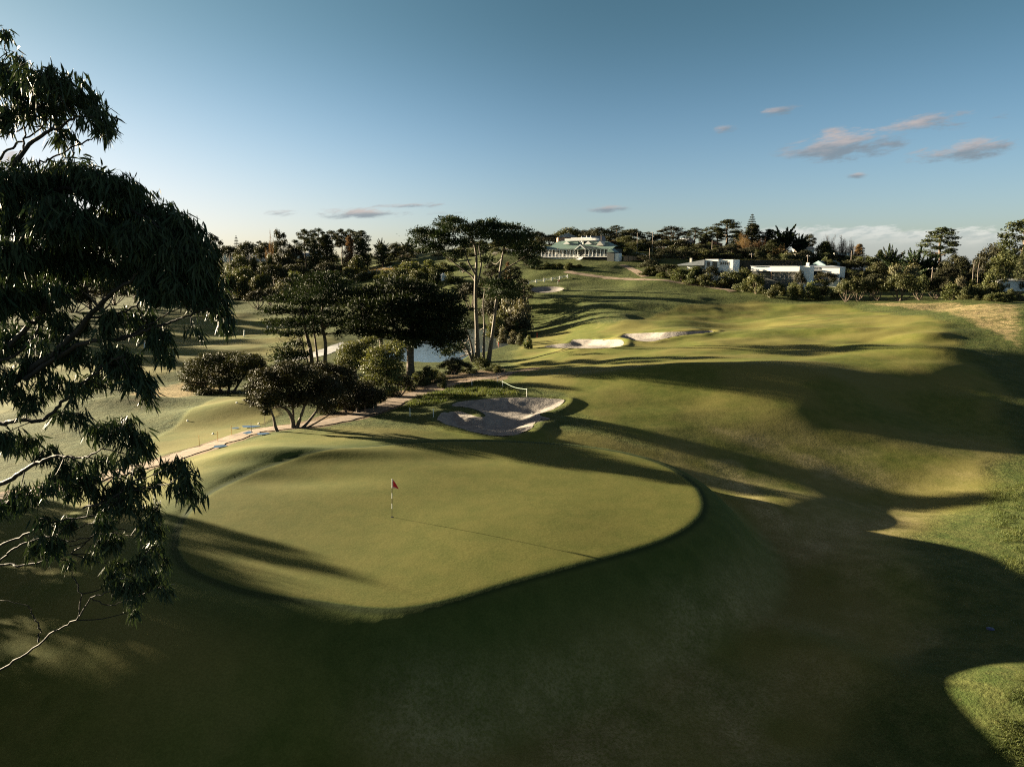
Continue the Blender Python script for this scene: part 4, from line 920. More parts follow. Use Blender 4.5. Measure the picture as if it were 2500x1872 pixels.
row('on the ridge behind the clubhouse', 'trees behind the clubhouse', [('dome', 1312, 565, 34, 440), ('dome', 1345, 572, 40, 440), ('olive_dome', 1390, 556, 60, 450), ('dome', 1430, 562, 46, 460), ('dome', 1340, 580, 50, 400), ('dome', 1462, 556, 60, 420), ('umbrella', 1504, 550, 34, 430), ('dome', 1540, 559, 50, 420), ('umbrella', 1580, 566, 26, 410), ('dome', 1500, 575, 70, 410), ('olive_dome', 1530, 575, 40, 390), ('dome', 1610, 572, 44, 410), ('gum', 1642, 553, 60, 400), ('umbrella', 1695, 555, 36, 420), ('pine', 1722, 558, 30, 430), ('pine', 1772, 536, 60, 400), ('pine', 1750, 556, 36, 395), ('norfolk', 1832, 524, 30, 400), ('conifer', 1835, 548, 56, 405), ('conifer', 1800, 566, 40, 420), ('conifer', 1875, 560, 44, 400), ('spiky', 1915, 553, 66, 390), ('gum', 1972, 572, 26, 430), ('spiky', 1950, 570, 40, 395)], 1.35)
row('between the clubhouse and the white houses', 'trees between clubhouse and white houses', [('brown_conifer', 1495, 588, 30, 345), ('bare', 1470, 596, 24, 340), ('olive_shrub', 1510, 588, 36, 345), ('olive_dome', 1550, 590, 50, 350), ('dome', 1600, 588, 50, 350), ('olive_dome', 1620, 585, 44, 360), ('dome', 1655, 585, 60, 365), ('olive_dome', 1670, 602, 50, 320), ('dome', 1710, 595, 46, 340), ('dome', 1690, 612, 50, 315), ('dome', 1770, 600, 50, 340), ('dome', 1590, 620, 60, 300), ('dome', 1630, 608, 60, 320), ('dome', 1740, 608, 60, 320), ('bare', 1815, 572, 60, 370), ('bare', 1850, 585, 50, 365), ('conifer', 1885, 585, 60, 350), ('bare', 1900, 600, 40, 345), ('grey_shrub', 1928, 616, 44, 325), ('dome', 1830, 605, 60, 345), ('conifer', 1720, 570, 30, 400), ('dome', 1790, 618, 40, 320)], 1.2)
row('below the white flat-roofed houses', 'shrubs below the white houses', [('dome', 1585, 634, 50, 272), ('shrub', 1600, 648, 44, 268), ('dome', 1630, 645, 60, 262), ('shrub', 1645, 660, 40, 256), ('shrub', 1662, 655, 50, 252), ('shrub', 1690, 662, 44, 246), ('shrub', 1700, 648, 46, 254), ('dome', 1735, 648, 50, 250), ('shrub', 1722, 668, 40, 242), ('shrub', 1760, 665, 50, 240), ('brown_conifer', 1780, 648, 36, 250), ('shrub', 1790, 662, 50, 239), ('shrub', 1815, 655, 40, 240), ('olive_shrub', 1845, 668, 44, 226), ('olive_shrub', 1905, 688, 30, 222), ('shrub', 1880, 695, 40, 218), ('shrub', 1575, 655, 34, 268), ('olive_shrub', 1618, 662, 34, 260), ('shrub', 1935, 690, 36, 216), ('olive_shrub', 1975, 688, 26, 216), ('olive_shrub', 1950, 694, 26, 214), ('dome', 1950, 660, 28, 224), ('shrub', 1810, 680, 44, 232), ('shrub', 2000, 685, 44, 222)])
row('behind the right fairway shrubs', 'trees behind the right fairway', [('olive_dome', 2010, 590, 40, 380), ('bare', 2022, 576, 40, 390), ('bare', 2052, 578, 46, 385), ('bare', 2078, 586, 36, 380), ('conifer', 2012, 590, 46, 370), ('brown_conifer', 2095, 596, 40, 360), ('olive_dome', 2110, 625, 70, 300), ('dome', 2080, 632, 60, 300), ('spiky', 2172, 600, 56, 290), ('conifer', 2145, 610, 34, 300), ('spiky', 2232, 608, 84, 270), ('spiky', 2270, 622, 60, 268), ('pine', 2290, 556, 92, 300), ('dome', 2330, 622, 80, 260), ('dome', 2420, 597, 96, 270), ('olive_dome', 2450, 612, 80, 260), ('pine', 2484, 536, 110, 250), ('dome', 2310, 650, 70, 245), ('grey_shrub', 2230, 645, 60, 240), ('grey_shrub', 2180, 645, 54, 240), ('olive_dome', 2140, 640, 60, 250), ('dome', 2380, 655, 60, 240), ('olive_dome', 2430, 650, 60, 235), ('conifer', 2495, 600, 50, 240), ('dome', 1990, 640, 50, 330), ('dome', 1965, 610, 44, 350)])
row('along the right edge of the fairway', 'shrubs along the right fairway edge', [('olive_dome', 2065, 682, 56, 205), ('olive_dome', 2095, 676, 60, 205), ('dome', 2130, 668, 50, 212), ('olive_dome', 2145, 680, 44, 203), ('olive_dome', 2195, 668, 84, 200), ('olive_dome', 2245, 672, 50, 205), ('dome', 2285, 675, 56, 204), ('dome', 2310, 682, 40, 200), ('shrub', 2325, 692, 56, 190), ('shrub', 2355, 700, 44, 186), ('grey_shrub', 2340, 675, 40, 205), ('shrub', 2400, 695, 50, 188), ('shrub', 2430, 714, 44, 178), ('olive_shrub', 2425, 690, 50, 195), ('shrub', 2465, 705, 40, 182), ('shrub', 2375, 682, 40, 205), ('olive_shrub', 2412, 668, 40, 212), ('shrub', 2455, 724, 26, 176), ('shrub', 2385, 720, 24, 182), ('grey_shrub', 2490, 712, 36, 184), ('olive_shrub', 2040, 700, 30, 212), ('shrub', 1995, 705, 30, 214)])
plant('pine', 930, 692, 120, 128, 'unseen tree added behind the thick-trunked cypress to shade the fairway')  # extra tree, put in to cast a shade band across the fairway
row('in the low thicket along the dirt path', 'shrubs along the dirt path', [('shrub', 1000, 935, 44, 88), ('shrub', 1035, 925, 40, 92), ('olive_shrub', 1060, 900, 50, 98), ('shrub', 1075, 920, 36, 94), ('olive_shrub', 1020, 905, 30, 100), ('shrub', 1110, 890, 50, 106), ('shrub', 1145, 885, 50, 110), ('shrub', 1175, 872, 50, 118), ('shrub', 1195, 890, 36, 112), ('olive_shrub', 1215, 895, 30, 110), ('shrub', 960, 950, 40, 84), ('olive_shrub', 985, 925, 30, 92), ('shrub', 1080, 945, 26, 88), ('shrub', 915, 938, 74, 77), ('shrub', 850, 972, 66, 75), ('shrub', 800, 980, 56, 73), ('shrub', 885, 962, 60, 76), ('dome', 975, 912, 74, 84), ('shrub', 1040, 893, 64, 93), ('dome', 1110, 872, 70, 104), ('shrub', 890, 985, 26, 77)])
row('around the pond edge', 'reeds and shrubs around the pond', [('grey_shrub', 1225, 798, 30, 170), ('grey_shrub', 1255, 808, 30, 165), ('olive_shrub', 1290, 818, 22, 150), ('shrub', 1270, 815, 24, 160), ('olive_shrub', 1110, 795, 60, 215), ('shrub', 1060, 800, 60, 220), ('grey_shrub', 905, 850, 40, 150)])
for i, (x, y, h, w) in enumerate([(-47, 36, 17, 15), (-66, 44, 21, 16), (-38, 22, 13, 12), (-45, 50.2, 8.5, 3.5)]):
    plant('gum', 0, 0, 0, 0, ['tall gum tree standing beyond the left border behind the eucalyptus', 'tallest gum tree far beyond the left border of the view', 'shorter gum tree just outside the lower left border', 'small gum tree outside the left border near the path'][i], 'gum trees beyond the left border', i % 3, (x, y), h, w)
for i, (x, y, h, w, lab) in enumerate([(-31, 24, 7.5, 12, 'unseen broad low shrub added outside the lower left corner for shade'), (-42, 28.2, 9, 11.5, 'unseen broad shrub added between the gums beyond the left border for shade'), (-24, 15, 7, 10, 'unseen bushy shrub added beside the eucalyptus trunk for shade')]):  # unseen shrubs, leafy to the ground, added to block sun from the lower left
    plant('shrub', 0, 0, 0, 0, lab, "shrubs added beyond the left border for shade", i % 3, (x, y), h, w)
for i, (x, y, h, w, lab) in enumerate([(-43, 41.3, 8.5, 7.5, 'unseen middle shrub of a clump added past the left border for shade'), (-35, 31, 4.5, 10, 'unseen lowest shrub of a clump added past the left border for shade'), (-50, 48.2, 10, 6.5, 'unseen tallest shrub of a clump added past the left border for shade')]): plant('shrub', 0, 0, 0, 0, lab, 'shrubs added beyond the left border for shade', i, (x, y), h, w)  # more added shrubs, sized to shape the edge of the foreground shade
for i, (x, y, h, w) in enumerate([(-150, 172, 19, 20), (-163, 196, 20, 20), (-168, 222, 19, 22), (-166, 248, 20, 20), (-152, 262, 18, 18), (-180, 275, 20, 22)]): plant('olive_dome', 0, 0, 0, 0, 'big dense tree in the belt along the far left fairway', 'tree belt along the far left fairway', i % 3, (x, y), h, w)
row('glimpsed through the eucalyptus leaves', 'trees along the left fairway', [('gum', 60, 690, 110, 250), ('gum', 130, 680, 100, 270), ('dome', 180, 700, 90, 260), ('gum', 220, 675, 90, 290), ('gum', 10, 700, 110, 220), ('dome', 280, 690, 90, 310), ('gum', 330, 672, 80, 330), ('dome', 400, 690, 80, 330), ('olive_dome', 450, 690, 70, 340), ('gum', -120, 690, 120, 200), ('gum', -60, 700, 110, 180)])
# scrub that fills the slopes: bushes nobody can tell apart
for where, grp, rg, n in (('dense scrub covering the far left hillside', 'scrub bushes on the left hillside', (470, 1330, 330, 520), 110), ('dense scrub on the ridge between clubhouse and right houses', 'scrub bushes on the middle ridge', (1480, 2060, 290, 430), 70), ('dense scrub behind the right fairway edge', 'scrub bushes behind the right fairway', (2000, 2500, 225, 360), 60)):
    for i in range(n):
        u = rngp.uniform(rg[0], rg[1]); Y = rngp.uniform(rg[2], rg[3])
        if rg[0] == 470 and (Y < 360 and 700 < u < 980 or u > 1130 and Y < 335): continue
        k = ['shrub', 'dome', 'shrub', 'olive_dome'][i % 4]
        plant(k, u, 0, 0, Y, 'dark olive bush in the ' + where, grp, None, None, rngp.uniform(2.6, 5.0), rngp.uniform(5, 11))
# ------------------------------------------------------------------ buildings
def part(name, mb, m, parent, smooth=False): return mb.build(name, M[m], parent, smooth)


def window(parent, x0, x1, y, z0, z1, frame='white', t=.09, mull=1):
    f = MB(); f.box(x0, x1, y - .06, y - .003, z0, z0 + t); f.box(x0, x1, y - .06, y - .003, z1 - t, z1)
    f.box(x0, x0 + t, y - .06, y - .003, z0 + t, z1 - t); f.box(x1 - t, x1, y - .06, y - .003, z0 + t, z1 - t)
    for i in range(mull):
        xm = x0 + (x1 - x0) * (i + 1) / (mull + 1); f.box(xm - t / 2, xm + t / 2, y - .05, y - .003, z0 + t, z1 - t)
    w = f.build('window', M[frame], parent); p = MB(); p.box(x0 + t, x1 - t, y - .03, y - .004, z0 + t, z1 - t); p.build('pane', M['glass'], w)


def building(name, u, Y, label, cat, rz=0.0, group=None, sink=.3):
    b = on(u, Y); return empty(name, b - (0, 0, sink), label, cat, group, rz)


def simple_house(u, Y, w, d, hw, hr, wall, roof, label, rz=0.0, gable=True, wins=3, group='houses among the trees', chimney=False, vtop=None):
    if vtop: Y = stand(u, vtop, hw + hr - .3, 220, 560)
    e = building('house', u, Y, label, 'house', rz, group); mb = MB(); mb.box(-w / 2, w / 2, 0, d, -2, hw); part('wall', mb, wall, e)
    r = MB(); o = .5
    if gable == 'front': r.prism([(-w / 2 - o, hw - .1), (w / 2 + o, hw - .1), (0, hw + hr)], -o, d + o)
    elif gable: r.prism_x([(-o, hw - .1), (d + o, hw - .1), (d / 2, hw + hr)], -w / 2 - o, w / 2 + o)
    else: r.hip(-w / 2 - o, w / 2 + o, -o, d + o, hw + .003, hw + hr, min(w, d) * .45)
    rf = part('roof', r, roof, e)
    if chimney: c = MB(); c.box(w * .2, w * .2 + .8, d / 2 - .4, d / 2 + .4, hw + hr * .4, hw + hr + .9); part('chimney', c, 'brick', rf)
    for i in range(wins):
        x = -w / 2 + w * (i + .5) / wins; window(e, x - .7, x + .7, 0, hw * .35, hw * .8)
    return e


# clubhouse on the hill
def clubhouse():
    e = building('clubhouse', 1410, 318, 'long white clubhouse with green metal roofs and a columned verandah on the hilltop', 'clubhouse', -.55, None, .2); e.scale = (1.16, 1, 1)
    m = MB(); m.box(-15.6, 1.0, 2.4, 11, 1.2, 4.5); m.box(1.0, 14.2, 2.4, 11, 1.2, 4.5); part('wall', m, 'dark_wall', e)
    m = MB(); m.box(-15.8, -.6, .1, 10.8, -4, .95); m.box(12.2, 14.3, 1, 10.8, -4, .95); part('plinth', m, 'cream', e)
    m = MB(); m.box(-16, 14.6, -.35, 2.3, .98, 1.2); part('verandah_floor', m, 'white', e)
    m = MB(); m.box(-.4, 12.0, .9, 10.6, -4, .94); part('underfloor', m, 'black', e)
    for x in np.linspace(-15.7, 14.3, 20):
        if 1.0 < x < 2.4: continue
        m = MB(); m.box(x - .11, x + .11, -.28, -.06, 1.2, 4.2); m.box(x - .2, x + .2, -.32, -.02, 4.0, 4.2); part('column', m, 'white', e)
    m = MB(); m.box(-15.7, .9, -.2, -.12, 2.05, 2.16); m.box(2.6, 14.3, -.2, -.12, 2.05, 2.16)
    for x in np.arange(-15.5, 14.2, .32):
        if not (.9 < x < 2.6): m.box(x - .045, x + .045, -.19, -.13, 1.2, 2.05)
    part('balustrade', m, 'white', e)
    m = MB(); m.box(-16.1, 14.7, -.45, -.05, 4.2, 4.55); part('fascia', m, 'white', e)
    m = MB(); m.prism_x([(-.9, 4.56), (-.9, 4.66), (3.4, 6.05), (3.4, 5.9)], -16.3, 14.9); part('verandah_roof', m, 'green_roof', e)
    m = MB(); m.hip(-13.5, -1.2, 2.9, 11.2, 5.75, 8.3, 1.6); m.hip(-.6, 12.6, 2.9, 11.2, 5.75, 8.0, 3.0); rf = part('roof', m, 'green_roof', e)
    for x, z in ((-6.3, 6.9), (3.0, 6.7)):
        m = MB(); m.prism([(x - 1.15, z), (x + 1.15, z), (x, z + .95)], 3.4, 6); m2 = MB(); m2.prism([(x - 1.35, z - .02), (x + 1.35, z - .02), (x + 1.35, z + .14), (x, z + 1.25), (x - 1.35, z + .14)], 3.25, 3.397)
        d = m.build('dormer', M['green_roof'], rf); m2.build('dormer_face', M['white'], d)
    for x, w, z, h, y in ((-14.2, 1.7, 4.3, 1.7, -1.3), (1.7, 2.2, 4.4, 1.9, -1.5)):
        m = MB(); m.prism([(x - w, z), (x + w, z), (x, z + h)], y, 3.2); g = part('gable', m, 'green_roof', e)
        m = MB(); m.prism([(x - w - .2, z - .1), (x - w + .25, z - .1), (x, z + h - .25), (x + w - .25, z - .1), (x + w + .2, z - .1), (x, z + h + .18)], y - .12, y - .003); m.build('bargeboard', M['white'], g)
    m = MB(); m.prism([(7.0, 5.9), (10.2, 5.9), (8.6, 7.9)], 1.5, 6); part('gable', m, 'cream', e)
    m = MB(); m.box(-8.3, 5.0, 6, 10, 8.35, 9.4); part('parapet', m, 'white', e)
    m = MB(); m.box(-6.0, 3.0, 7, 9.6, 9.4, 9.75); m.box(.8, 1.1, 6.4, 6.7, 9.4, 10.6); m.box(2.6, 2.8, 6.4, 6.6, 9.4, 10.6); part('roof_deck', m, 'white', e)
    for i in range(8): m = MB() if i == 0 else m; m.box(.95, 2.55, -.6 - .42 * i, -.38 - .42 * i + .2, .98 - .16 * i - .12, 1.05 - .16 * i)
    part('stairs', m, 'white', e)
    for x in (.9, 2.62):
        m = MB(); m.prism_x([(-.4, 2.1), (-.4, 1.95), (-3.8, .35), (-3.8, .6)], x - .06, x + .06); m.prism_x([(-.4, 1.1), (-.4, .75), (-3.8, -.6), (-3.8, -.2)], x - .06, x + .06); part('stair_rail', m, 'white', e)
    for x in (-12.6, -10.2, -7.6, -5.2, -2.6, 4.6, 7.0, 9.4, 11.8): window(e, x - .65, x + .65, 2.4, 1.5, 4.0, 'white', .14, 1)
    # long low wing on the left
    m = MB(); m.box(-41, -16.2, 3.5, 11, -5, 3.9); part('wing_wall', m, 'cream', e)
    m = MB(); m.hip(-41.6, -15.9, 2.6, 11.6, 3.95, 5.7, 2.5); part('wing_roof', m, 'grey_roof', e)
    m = MB(); m.box(-41.5, -16.0, 2.45, 2.6, 3.7, 3.96); part('gutter', m, 'white', e)
    for x in np.arange(-39, -17, 2.7): window(e, x, x + 1.5, 3.5, 1.3, 3.3, 'white', .12, 1)
    m = MB(); m.box(-19.5, -17.7, 5, 6.5, 5.0, 6.4); part('chimney', m, 'cream', e)
    m = MB(); m.box(13.4, 16.2, -3, 1.0, -4, 2.9); a = part('annex', m, 'dark_wall', e)
    m = MB(); m.prism([(13.1, 2.95), (16.5, 2.95), (14.8, 4.4)], -3.4, 1.3); m.build('annex_roof', M['green_roof'], a)
    m = MB(); m.box(16.25, 17.8, -2.6, 1, -4, 2.5); m.build('annex_side', M['white'], a)


clubhouse()
simple_house(1385, 352, 9, 12, 7.5, 1.9, 'brick', 'grey_roof', 'brown house with white-edged gable behind the clubhouse roof', 0, 'front', 2, vtop=569)
simple_house(1450, 356, 10, 10, 6.5, 2.6, 'dark_wall', 'grey_roof', 'grey roofed house right behind the clubhouse', 0, True, 2, vtop=576)


def white_house_a():
    e = building('house', 1722, 252, 'white flat-roofed house with a dark sloping roof and chimney, left of the clipped hedge', 'house', -.62, 'white modern houses'); s = pxscale(on(1722, 252)) * 1.2
    zb = on(1722, 252)[2] - .3
    def Z(v): return at(1722, v, 252)[2] - zb
    def X(u): return (u - 1722) * s
    m = MB(); m.box(X(1720), X(1747), 0, 7, -1, Z(633)); m.box(X(1747) + .004, X(1776), .5, 7.5, -1, Z(634)); m.box(X(1680), X(1720) - .004, .8, 7, -1, Z(648)); part('wall', m, 'white', e)
    m = MB(); m.prism([(X(1662), Z(646)), (X(1720) - .01, Z(634)), (X(1720) - .01, Z(648)), (X(1665), Z(648.5))], -.8, 8); part('roof', m, 'grey_roof', e)
    m = MB(); m.box(X(1682.5), X(1686.5), 2, 2.7, Z(648), Z(630)); part('chimney', m, 'cream', e)
    for i in range(4): window(e, X(1750 + i * 4.6), X(1754.2 + i * 4.6), .5, Z(647), Z(639), 'white', .06, 0)
    window(e, X(1724), X(1730), 0, Z(650), Z(639), 'dark_wall', .08, 0); window(e, X(1735), X(1745), 0, Z(652), Z(638), 'dark_wall', .08, 1)


def white_house_b():
    Y = 236; e = building('house', 1885, Y, 'white flat-roofed house with a deep fascia above curtained windows, in front of the hedge', 'house', -.62, 'white modern houses'); b = on(1885, Y); s = pxscale(b) * 1.2; zb = b[2] - .3
    def Z(v): return at(1885, v, Y)[2] - zb
    def X(u): return (u - 1885) * s
    m = MB(); m.box(X(1840), X(1880), 0, 1.2, Z(662), Z(650)); m.box(X(1880) + .003, X(1931), -.3, 1.2, Z(663), Z(650)); part('fascia', m, 'white', e)
    m = MB(); m.box(X(1840), X(1931), 1.2, 8, -2, Z(651)); part('wall', m, 'dark_wall', e)
    m = MB(); m.box(X(1931) + .003, X(1936), -.3, 8, -2, Z(649.5)); m.box(X(1936) + .003, X(1952), 2, 8, -2, Z(650)); part('side_wall', m, 'white', e)
    m = MB(); m.box(X(1839), X(1932), -.4, 8.2, Z(650) + .004, Z(649)); part('roof', m, 'pale_roof', e)
    m = MB(); m.box(X(1880), X(1881.5), .4, .7, Z(682), Z(663)); part('post', m, 'wood', e)
    for i in range(3): window(e, X(1884 + i * 15), X(1898 + i * 15), 1.2, Z(681), Z(664), 'cream', .1, 5)
    window(e, X(1860), X(1877), 1.2, Z(678), Z(664), 'dark_wall', .1, 1)


def white_house_c():
    Y = 250; e = building('house', 1995, Y, 'white house with a low pale roof and vent at the right hedge end', 'house', -.62, 'white modern houses'); b = on(1995, Y); s = pxscale(b) * 1.2; zb = b[2] - .3
    def Z(v): return at(1995, v, Y)[2] - zb
    def X(u): return (u - 1995) * s
    m = MB(); m.box(X(1951), X(2004), 0, 8, -2, Z(653)); part('wall', m, 'white', e)
    m = MB(); m.box(X(2004) + .003, X(2037), -1.5, 8, -2, Z(652)); part('end_wall', m, 'white', e)
    m = MB(); m.hip(X(1949), X(2038), -1.8, 8.5, Z(652) + .005, Z(648.5), 3.5); part('roof', m, 'pale_roof', e)
    m = MB(); m.box(X(1968), X(1974), 2, 3, Z(650), Z(641)); part('vent', m, 'white', e)
    window(e, X(1962), X(1975), 0, Z(676), Z(663), 'dark_wall', .1, 1); window(e, X(1982), X(2000), 0, Z(678), Z(660), 'dark_wall', .1, 2); window(e, X(2014), X(2020), -1.5, Z(672), Z(665), 'dark_wall', .08, 0)
    m = MB(); m.box(X(1978), X(2003), -2.0, -.01, Z(661), Z(659)); part('awning', m, 'pale_roof', e)


white_house_a(); white_house_b(); white_house_c()


def hedge(u0, u1, v0, v1, Y, label):
    rng = np.random.default_rng(3); b = on((u0 + u1) / 2, Y); e = empty('hedge', b, label, 'hedge'); s = pxscale(b); w = (u1 - u0) * s; z1 = at(u0, v0, Y)[2] - b[2]; z0 = at(u0, v1, Y)[2] - b[2] - 3
    m = MB(); m.box(-w / 2 + .2, w / 2 - .2, .2, 1.8, max(z0, -.5), z1 - .2); core = m.build('stems', M['bark'], e)
    n = 9000; P = rng.uniform((-w / 2, 0, z0), (w / 2, 2, z1), (n, 3)); f = rng.integers(0, 3, n); P[f == 0, 1] = rng.uniform(-.08, .1, (f == 0).sum()); P[f == 1, 2] = z1 + rng.uniform(-.12, .06, (f == 1).sum())
    N = np.where((f == 1)[:, None], (0, 0, 1.), (0, -1., 0)) + rng.normal(size=(n, 3)) * .5; L = rng.uniform(.2, .4, n)
    lv = Leaves(); lv.add(leaf_quads(P, rng.normal(size=(n, 3)), N, L, L * .6)); lv.build('foliage', M['shrub_leaf'], e)


hedge(1772, 1958, 634, 652, 262, 'long clipped flat-topped hedge behind the white flat-roofed houses')
for a in [(1735, 345, 13, 9, 3.2, 1.9, 'brick', 'tile_roof', 'brick house with orange tiled hip roof among the ridge trees', 0, False, 3, 583), (1684, 352, 8, 9, 4.4, 2.3, 'white', 'pale_roof', 'small pale gabled house left of the orange tiled roof', .5, 'front', 1, 581),
          (1650, 350, 6, 8, 2.6, 1.4, 'white', 'pale_roof', 'low white roofed house half hidden left of the pale gabled house', 0, True, 2, 594), (2042, 300, 12, 9, 2.6, 2.6, 'cream', 'teal_roof', 'house with dark teal gable roof beyond the right white house', .6, True, 2, 637),
          (2128, 345, 8, 9, 3.4, 2.6, 'white', 'grey_roof', 'white gabled house peeping over trees right of the teal roof', .2, 'front', 1, 629), (2055, 372, 9, 8, 4.5, .8, 'white', 'pale_roof', 'white upper storey among brown bare trees on the ridge', 0, False, 2, 612),
          (1968, 420, 9, 9, 4.5, 1.5, 'cream', 'grey_roof', 'grey roofed house behind the slim gum on the ridge', 0, True, 2, 598), (2368, 265, 11, 9, 4.6, 2.0, 'cream', 'grey_roof', 'house with flat grey roof behind the two bare trunks', 0, False, 2, 645),
          (2492, 208, 12, 9, 3.6, .9, 'white', 'pale_roof', 'white house with pale roof at the right edge of the picture', -.2, False, 3, 680), (545, 448, 15, 9, 4.0, 1.2, 'white', 'pale_roof', 'long white roof lowest on the left skyline slope', 0, True, 2, 621),
          (614, 442, 20, 9, 3.6, 1.3, 'cream', 'pale_roof', 'wide pale roofed house under the skyline dome trees', 0, False, 3, 612), (772, 400, 10, 8, 4, 2.4, 'cream', 'pale_roof', 'pale blue roofed house beneath the umbrella pines', .3, True, 2, 608), (735, 405, 14, 8, 3.6, 1.6, 'cream', 'grey_roof', 'low grey house left of the pale blue roof', 0, True, 3, 617),
          (562, 490, 10, 8, 5.5, 1.2, 'white', 'pale_roof', 'white roofed house beside the tiered pine on left skyline', 0, False, 2, 606), (1120, 330, 14, 8, 4.0, 1.8, 'brick', 'tile_roof', 'brick building with tiled roof seen through the tall cypress crown', 0, False, 3, 606)]:
    simple_house(*a[:-1], vtop=a[-1])


def shed(u, vtop, Y, w, label, roof='green_roof', cat='shed'):
    Y = stand(u, vtop, 4.2 if w > 4 else 2.8, 220, 420); b = on(u, Y); s = pxscale(b); e = building('shed', u, Y, label, cat, .35); H = max(2.8, at(u, vtop, Y)[2] - b[2] + .3); hw = H - w * .32
    m = MB(); m.box(-w / 2, w / 2, 0, w * 1.3, -.5, hw); part('wall', m, 'white', e)
    m = MB(); m.prism([(-w / 2 - .4, hw - .05), (w / 2 + .4, hw - .05), (0, H)], -.4, w * 1.3 + .4); part('roof', m, roof, e)
    m = MB(); m.box(-w * .2, w * .2, -.05, -.004, 0, hw * .75); part('door', m, 'pale_roof', e)


shed(752, 655, 296, 5.5, 'white shed with pale green gable roof behind the ragged cypress'); shed(1086, 667, 268, 2.6, 'tiny white hut with pale roof in the bushes left of the tall cypress', 'pale_roof', 'hut')


# ------------------------------------------------------------------ fences
def rail_fence(name, pts, label, m='white', h=1.2, rails=(.55, 1.05), post=.09, gap=None, cat='fence'):
    P = [np.asarray(p) for p in pts]; b = P[0]; e = empty(name, b, label, cat)
    for p in P:
        q = MB(); x, y, z = p - b; q.box(x - post, x + post, y - post, y + post, z - .2, z + h); q.build('post', M[m], e)
    for r in rails:
        q = MB()
        for a, c in zip(P[:-1], P[1:]):
            q.tube([a - b + (0, post + .03, r), c - b + (0, post + .03, r)], [.085, .085], 4)
        q.build('rail', M[m], e)


rail_fence('rail_fence', [on(u, 268 + (u - 1290) * .06) + np.array((0, 0, 0)) for u in (1290, 1309, 1329, 1348, 1367, 1386)], 'white post and rail fence on the knoll behind the far flag', 'white', 1.3, (.5, 1.0), .15)
rail_fence('rail_fence', [on(u, 352 + (u - 860) * .1) for u in (812, 842, 868, 884, 900, 920, 938, 955)], 'white post and rail fence in straw grass at the far left', 'white', 1.3, (.5, 1.0), .14)
e = building('timber_fence', 1522, 306, 'brown timber fence of slatted panels by the clubhouse road', 'fence', -.12, None, .0)
for i in range(4):
    m = MB(); w = 2.0
    for k in range(11): m.box(i * 2.2 + .1, i * 2.2 + w, 0, .05, .1 + k * .19, .1 + k * .19 + .16)
    m.build('panel', M['wood'], e); m = MB(); m.box(i * 2.2 - .06, i * 2.2 + .06, -.05, .12, -.3, 2.3); m.build('post', M['pole_wood'], e)
# rope barrier beyond the greenside bunker
def post_thing(name, p, h, r, m, label, cat, group=None, lean=0.0, m2=None, band=None):
    e = empty(name, p, label, cat, group); q = MB(); q.tube([(0, 0, -.2), (lean * h, 0, h)], [r, r * .92], 8); q.build('shaft', M[m], e)
    c = MB(); c.tube([(lean * h, 0, h + .002), (lean * h, 0, h + (band or .06))], [r * 1.15, r * 1.05], 8); c.build('cap', M[m2 or m], e); return e


RP = [hit(1214, 936), hit(1227, 948), hit(1286, 968)]
e = empty('rope_barrier', RP[0], 'pale rope barrier strung on three short posts above the greenside bunker', 'rope barrier')
for p in RP:
    q = MB(); x, y, z = p - RP[0]; q.tube([(x, y, z - .2), (x, y, z + .95)], [.032, .03], 7); q.build('post', M['white'], e)
q = MB()
for a, c in zip(RP[:-1], RP[1:]):
    a = a - RP[0] + (0, -.06, .85); c = c - RP[0] + (0, -.06, .85); mid = (a + c) / 2 - (0, 0, .22); sm = smooth_path([a, mid, c], 8); q.tube(sm, [.016] * len(sm), 6)
q.build('rope', M['rope'], e)
for u, v, lab in ((1001, 1016, 'short white post at the left end of the greenside bunker'), (1058, 1018, 'faint short white post nearest the greenside bunker lip'), (1152, 942, 'short white post in the tall grass beside the path')):
    post_thing('marker_post', hit(u, v), .8, .04, 'white', lab, 'post', 'white posts near the greenside bunker')
for u, v, h, lab in ((595, 822, 1.7, 'white distance post standing alone on the left fairway'), (652, 808, 1.6, 'white distance post beside the ragged cypress crown'), (352, 850, 1.7, 'white distance post seen through the eucalyptus twigs')):
    post_thing('distance_post', hit(u, v), h, .16, 'white', lab, 'post', 'white posts on the left fairway', .16)
for u, v, m, lab in ((1217, 848, 'stake_red', 'red stake lowest on the pond bank'), (1289, 834, 'stake_red', 'tall red stake in the middle of the pond bank'), (1311, 824, 'stake_red', 'orange stake highest on the pond bank')):
    post_thing('stake', hit(u, v), 1.15, .07, m, lab, 'stake', 'hazard stakes by the pond')
for u, v, m, lab in ((566, 1063, 'stake_yellow', 'yellow stake on the tee mound edge above the path'), (532, 1078, 'stake_yellow', 'dull yellow stake left of the bright yellow one'), (487, 1088, 'stake_yellow', 'faint yellow stake farthest left along the path'), (614, 1055, 'pole_wood', 'thin dark stake among the puddles, left one'), (647, 1040, 'pole_wood', 'thin dark stake between puddles and tea tree stem')):
    post_thing('stake', hit(u, v), .85, .026, m, lab, 'stake', 'stakes along the dirt path')
for u, v, h, lab in ((838, 845, 1.0, 'dark bollard at the top of the pale path'), (826, 848, 1.0, 'dark bollard lower on the pale path edge')):
    post_thing('bollard', hit(u, v), h, .07, 'black', lab, 'bollard', 'bollards beside the pale path')
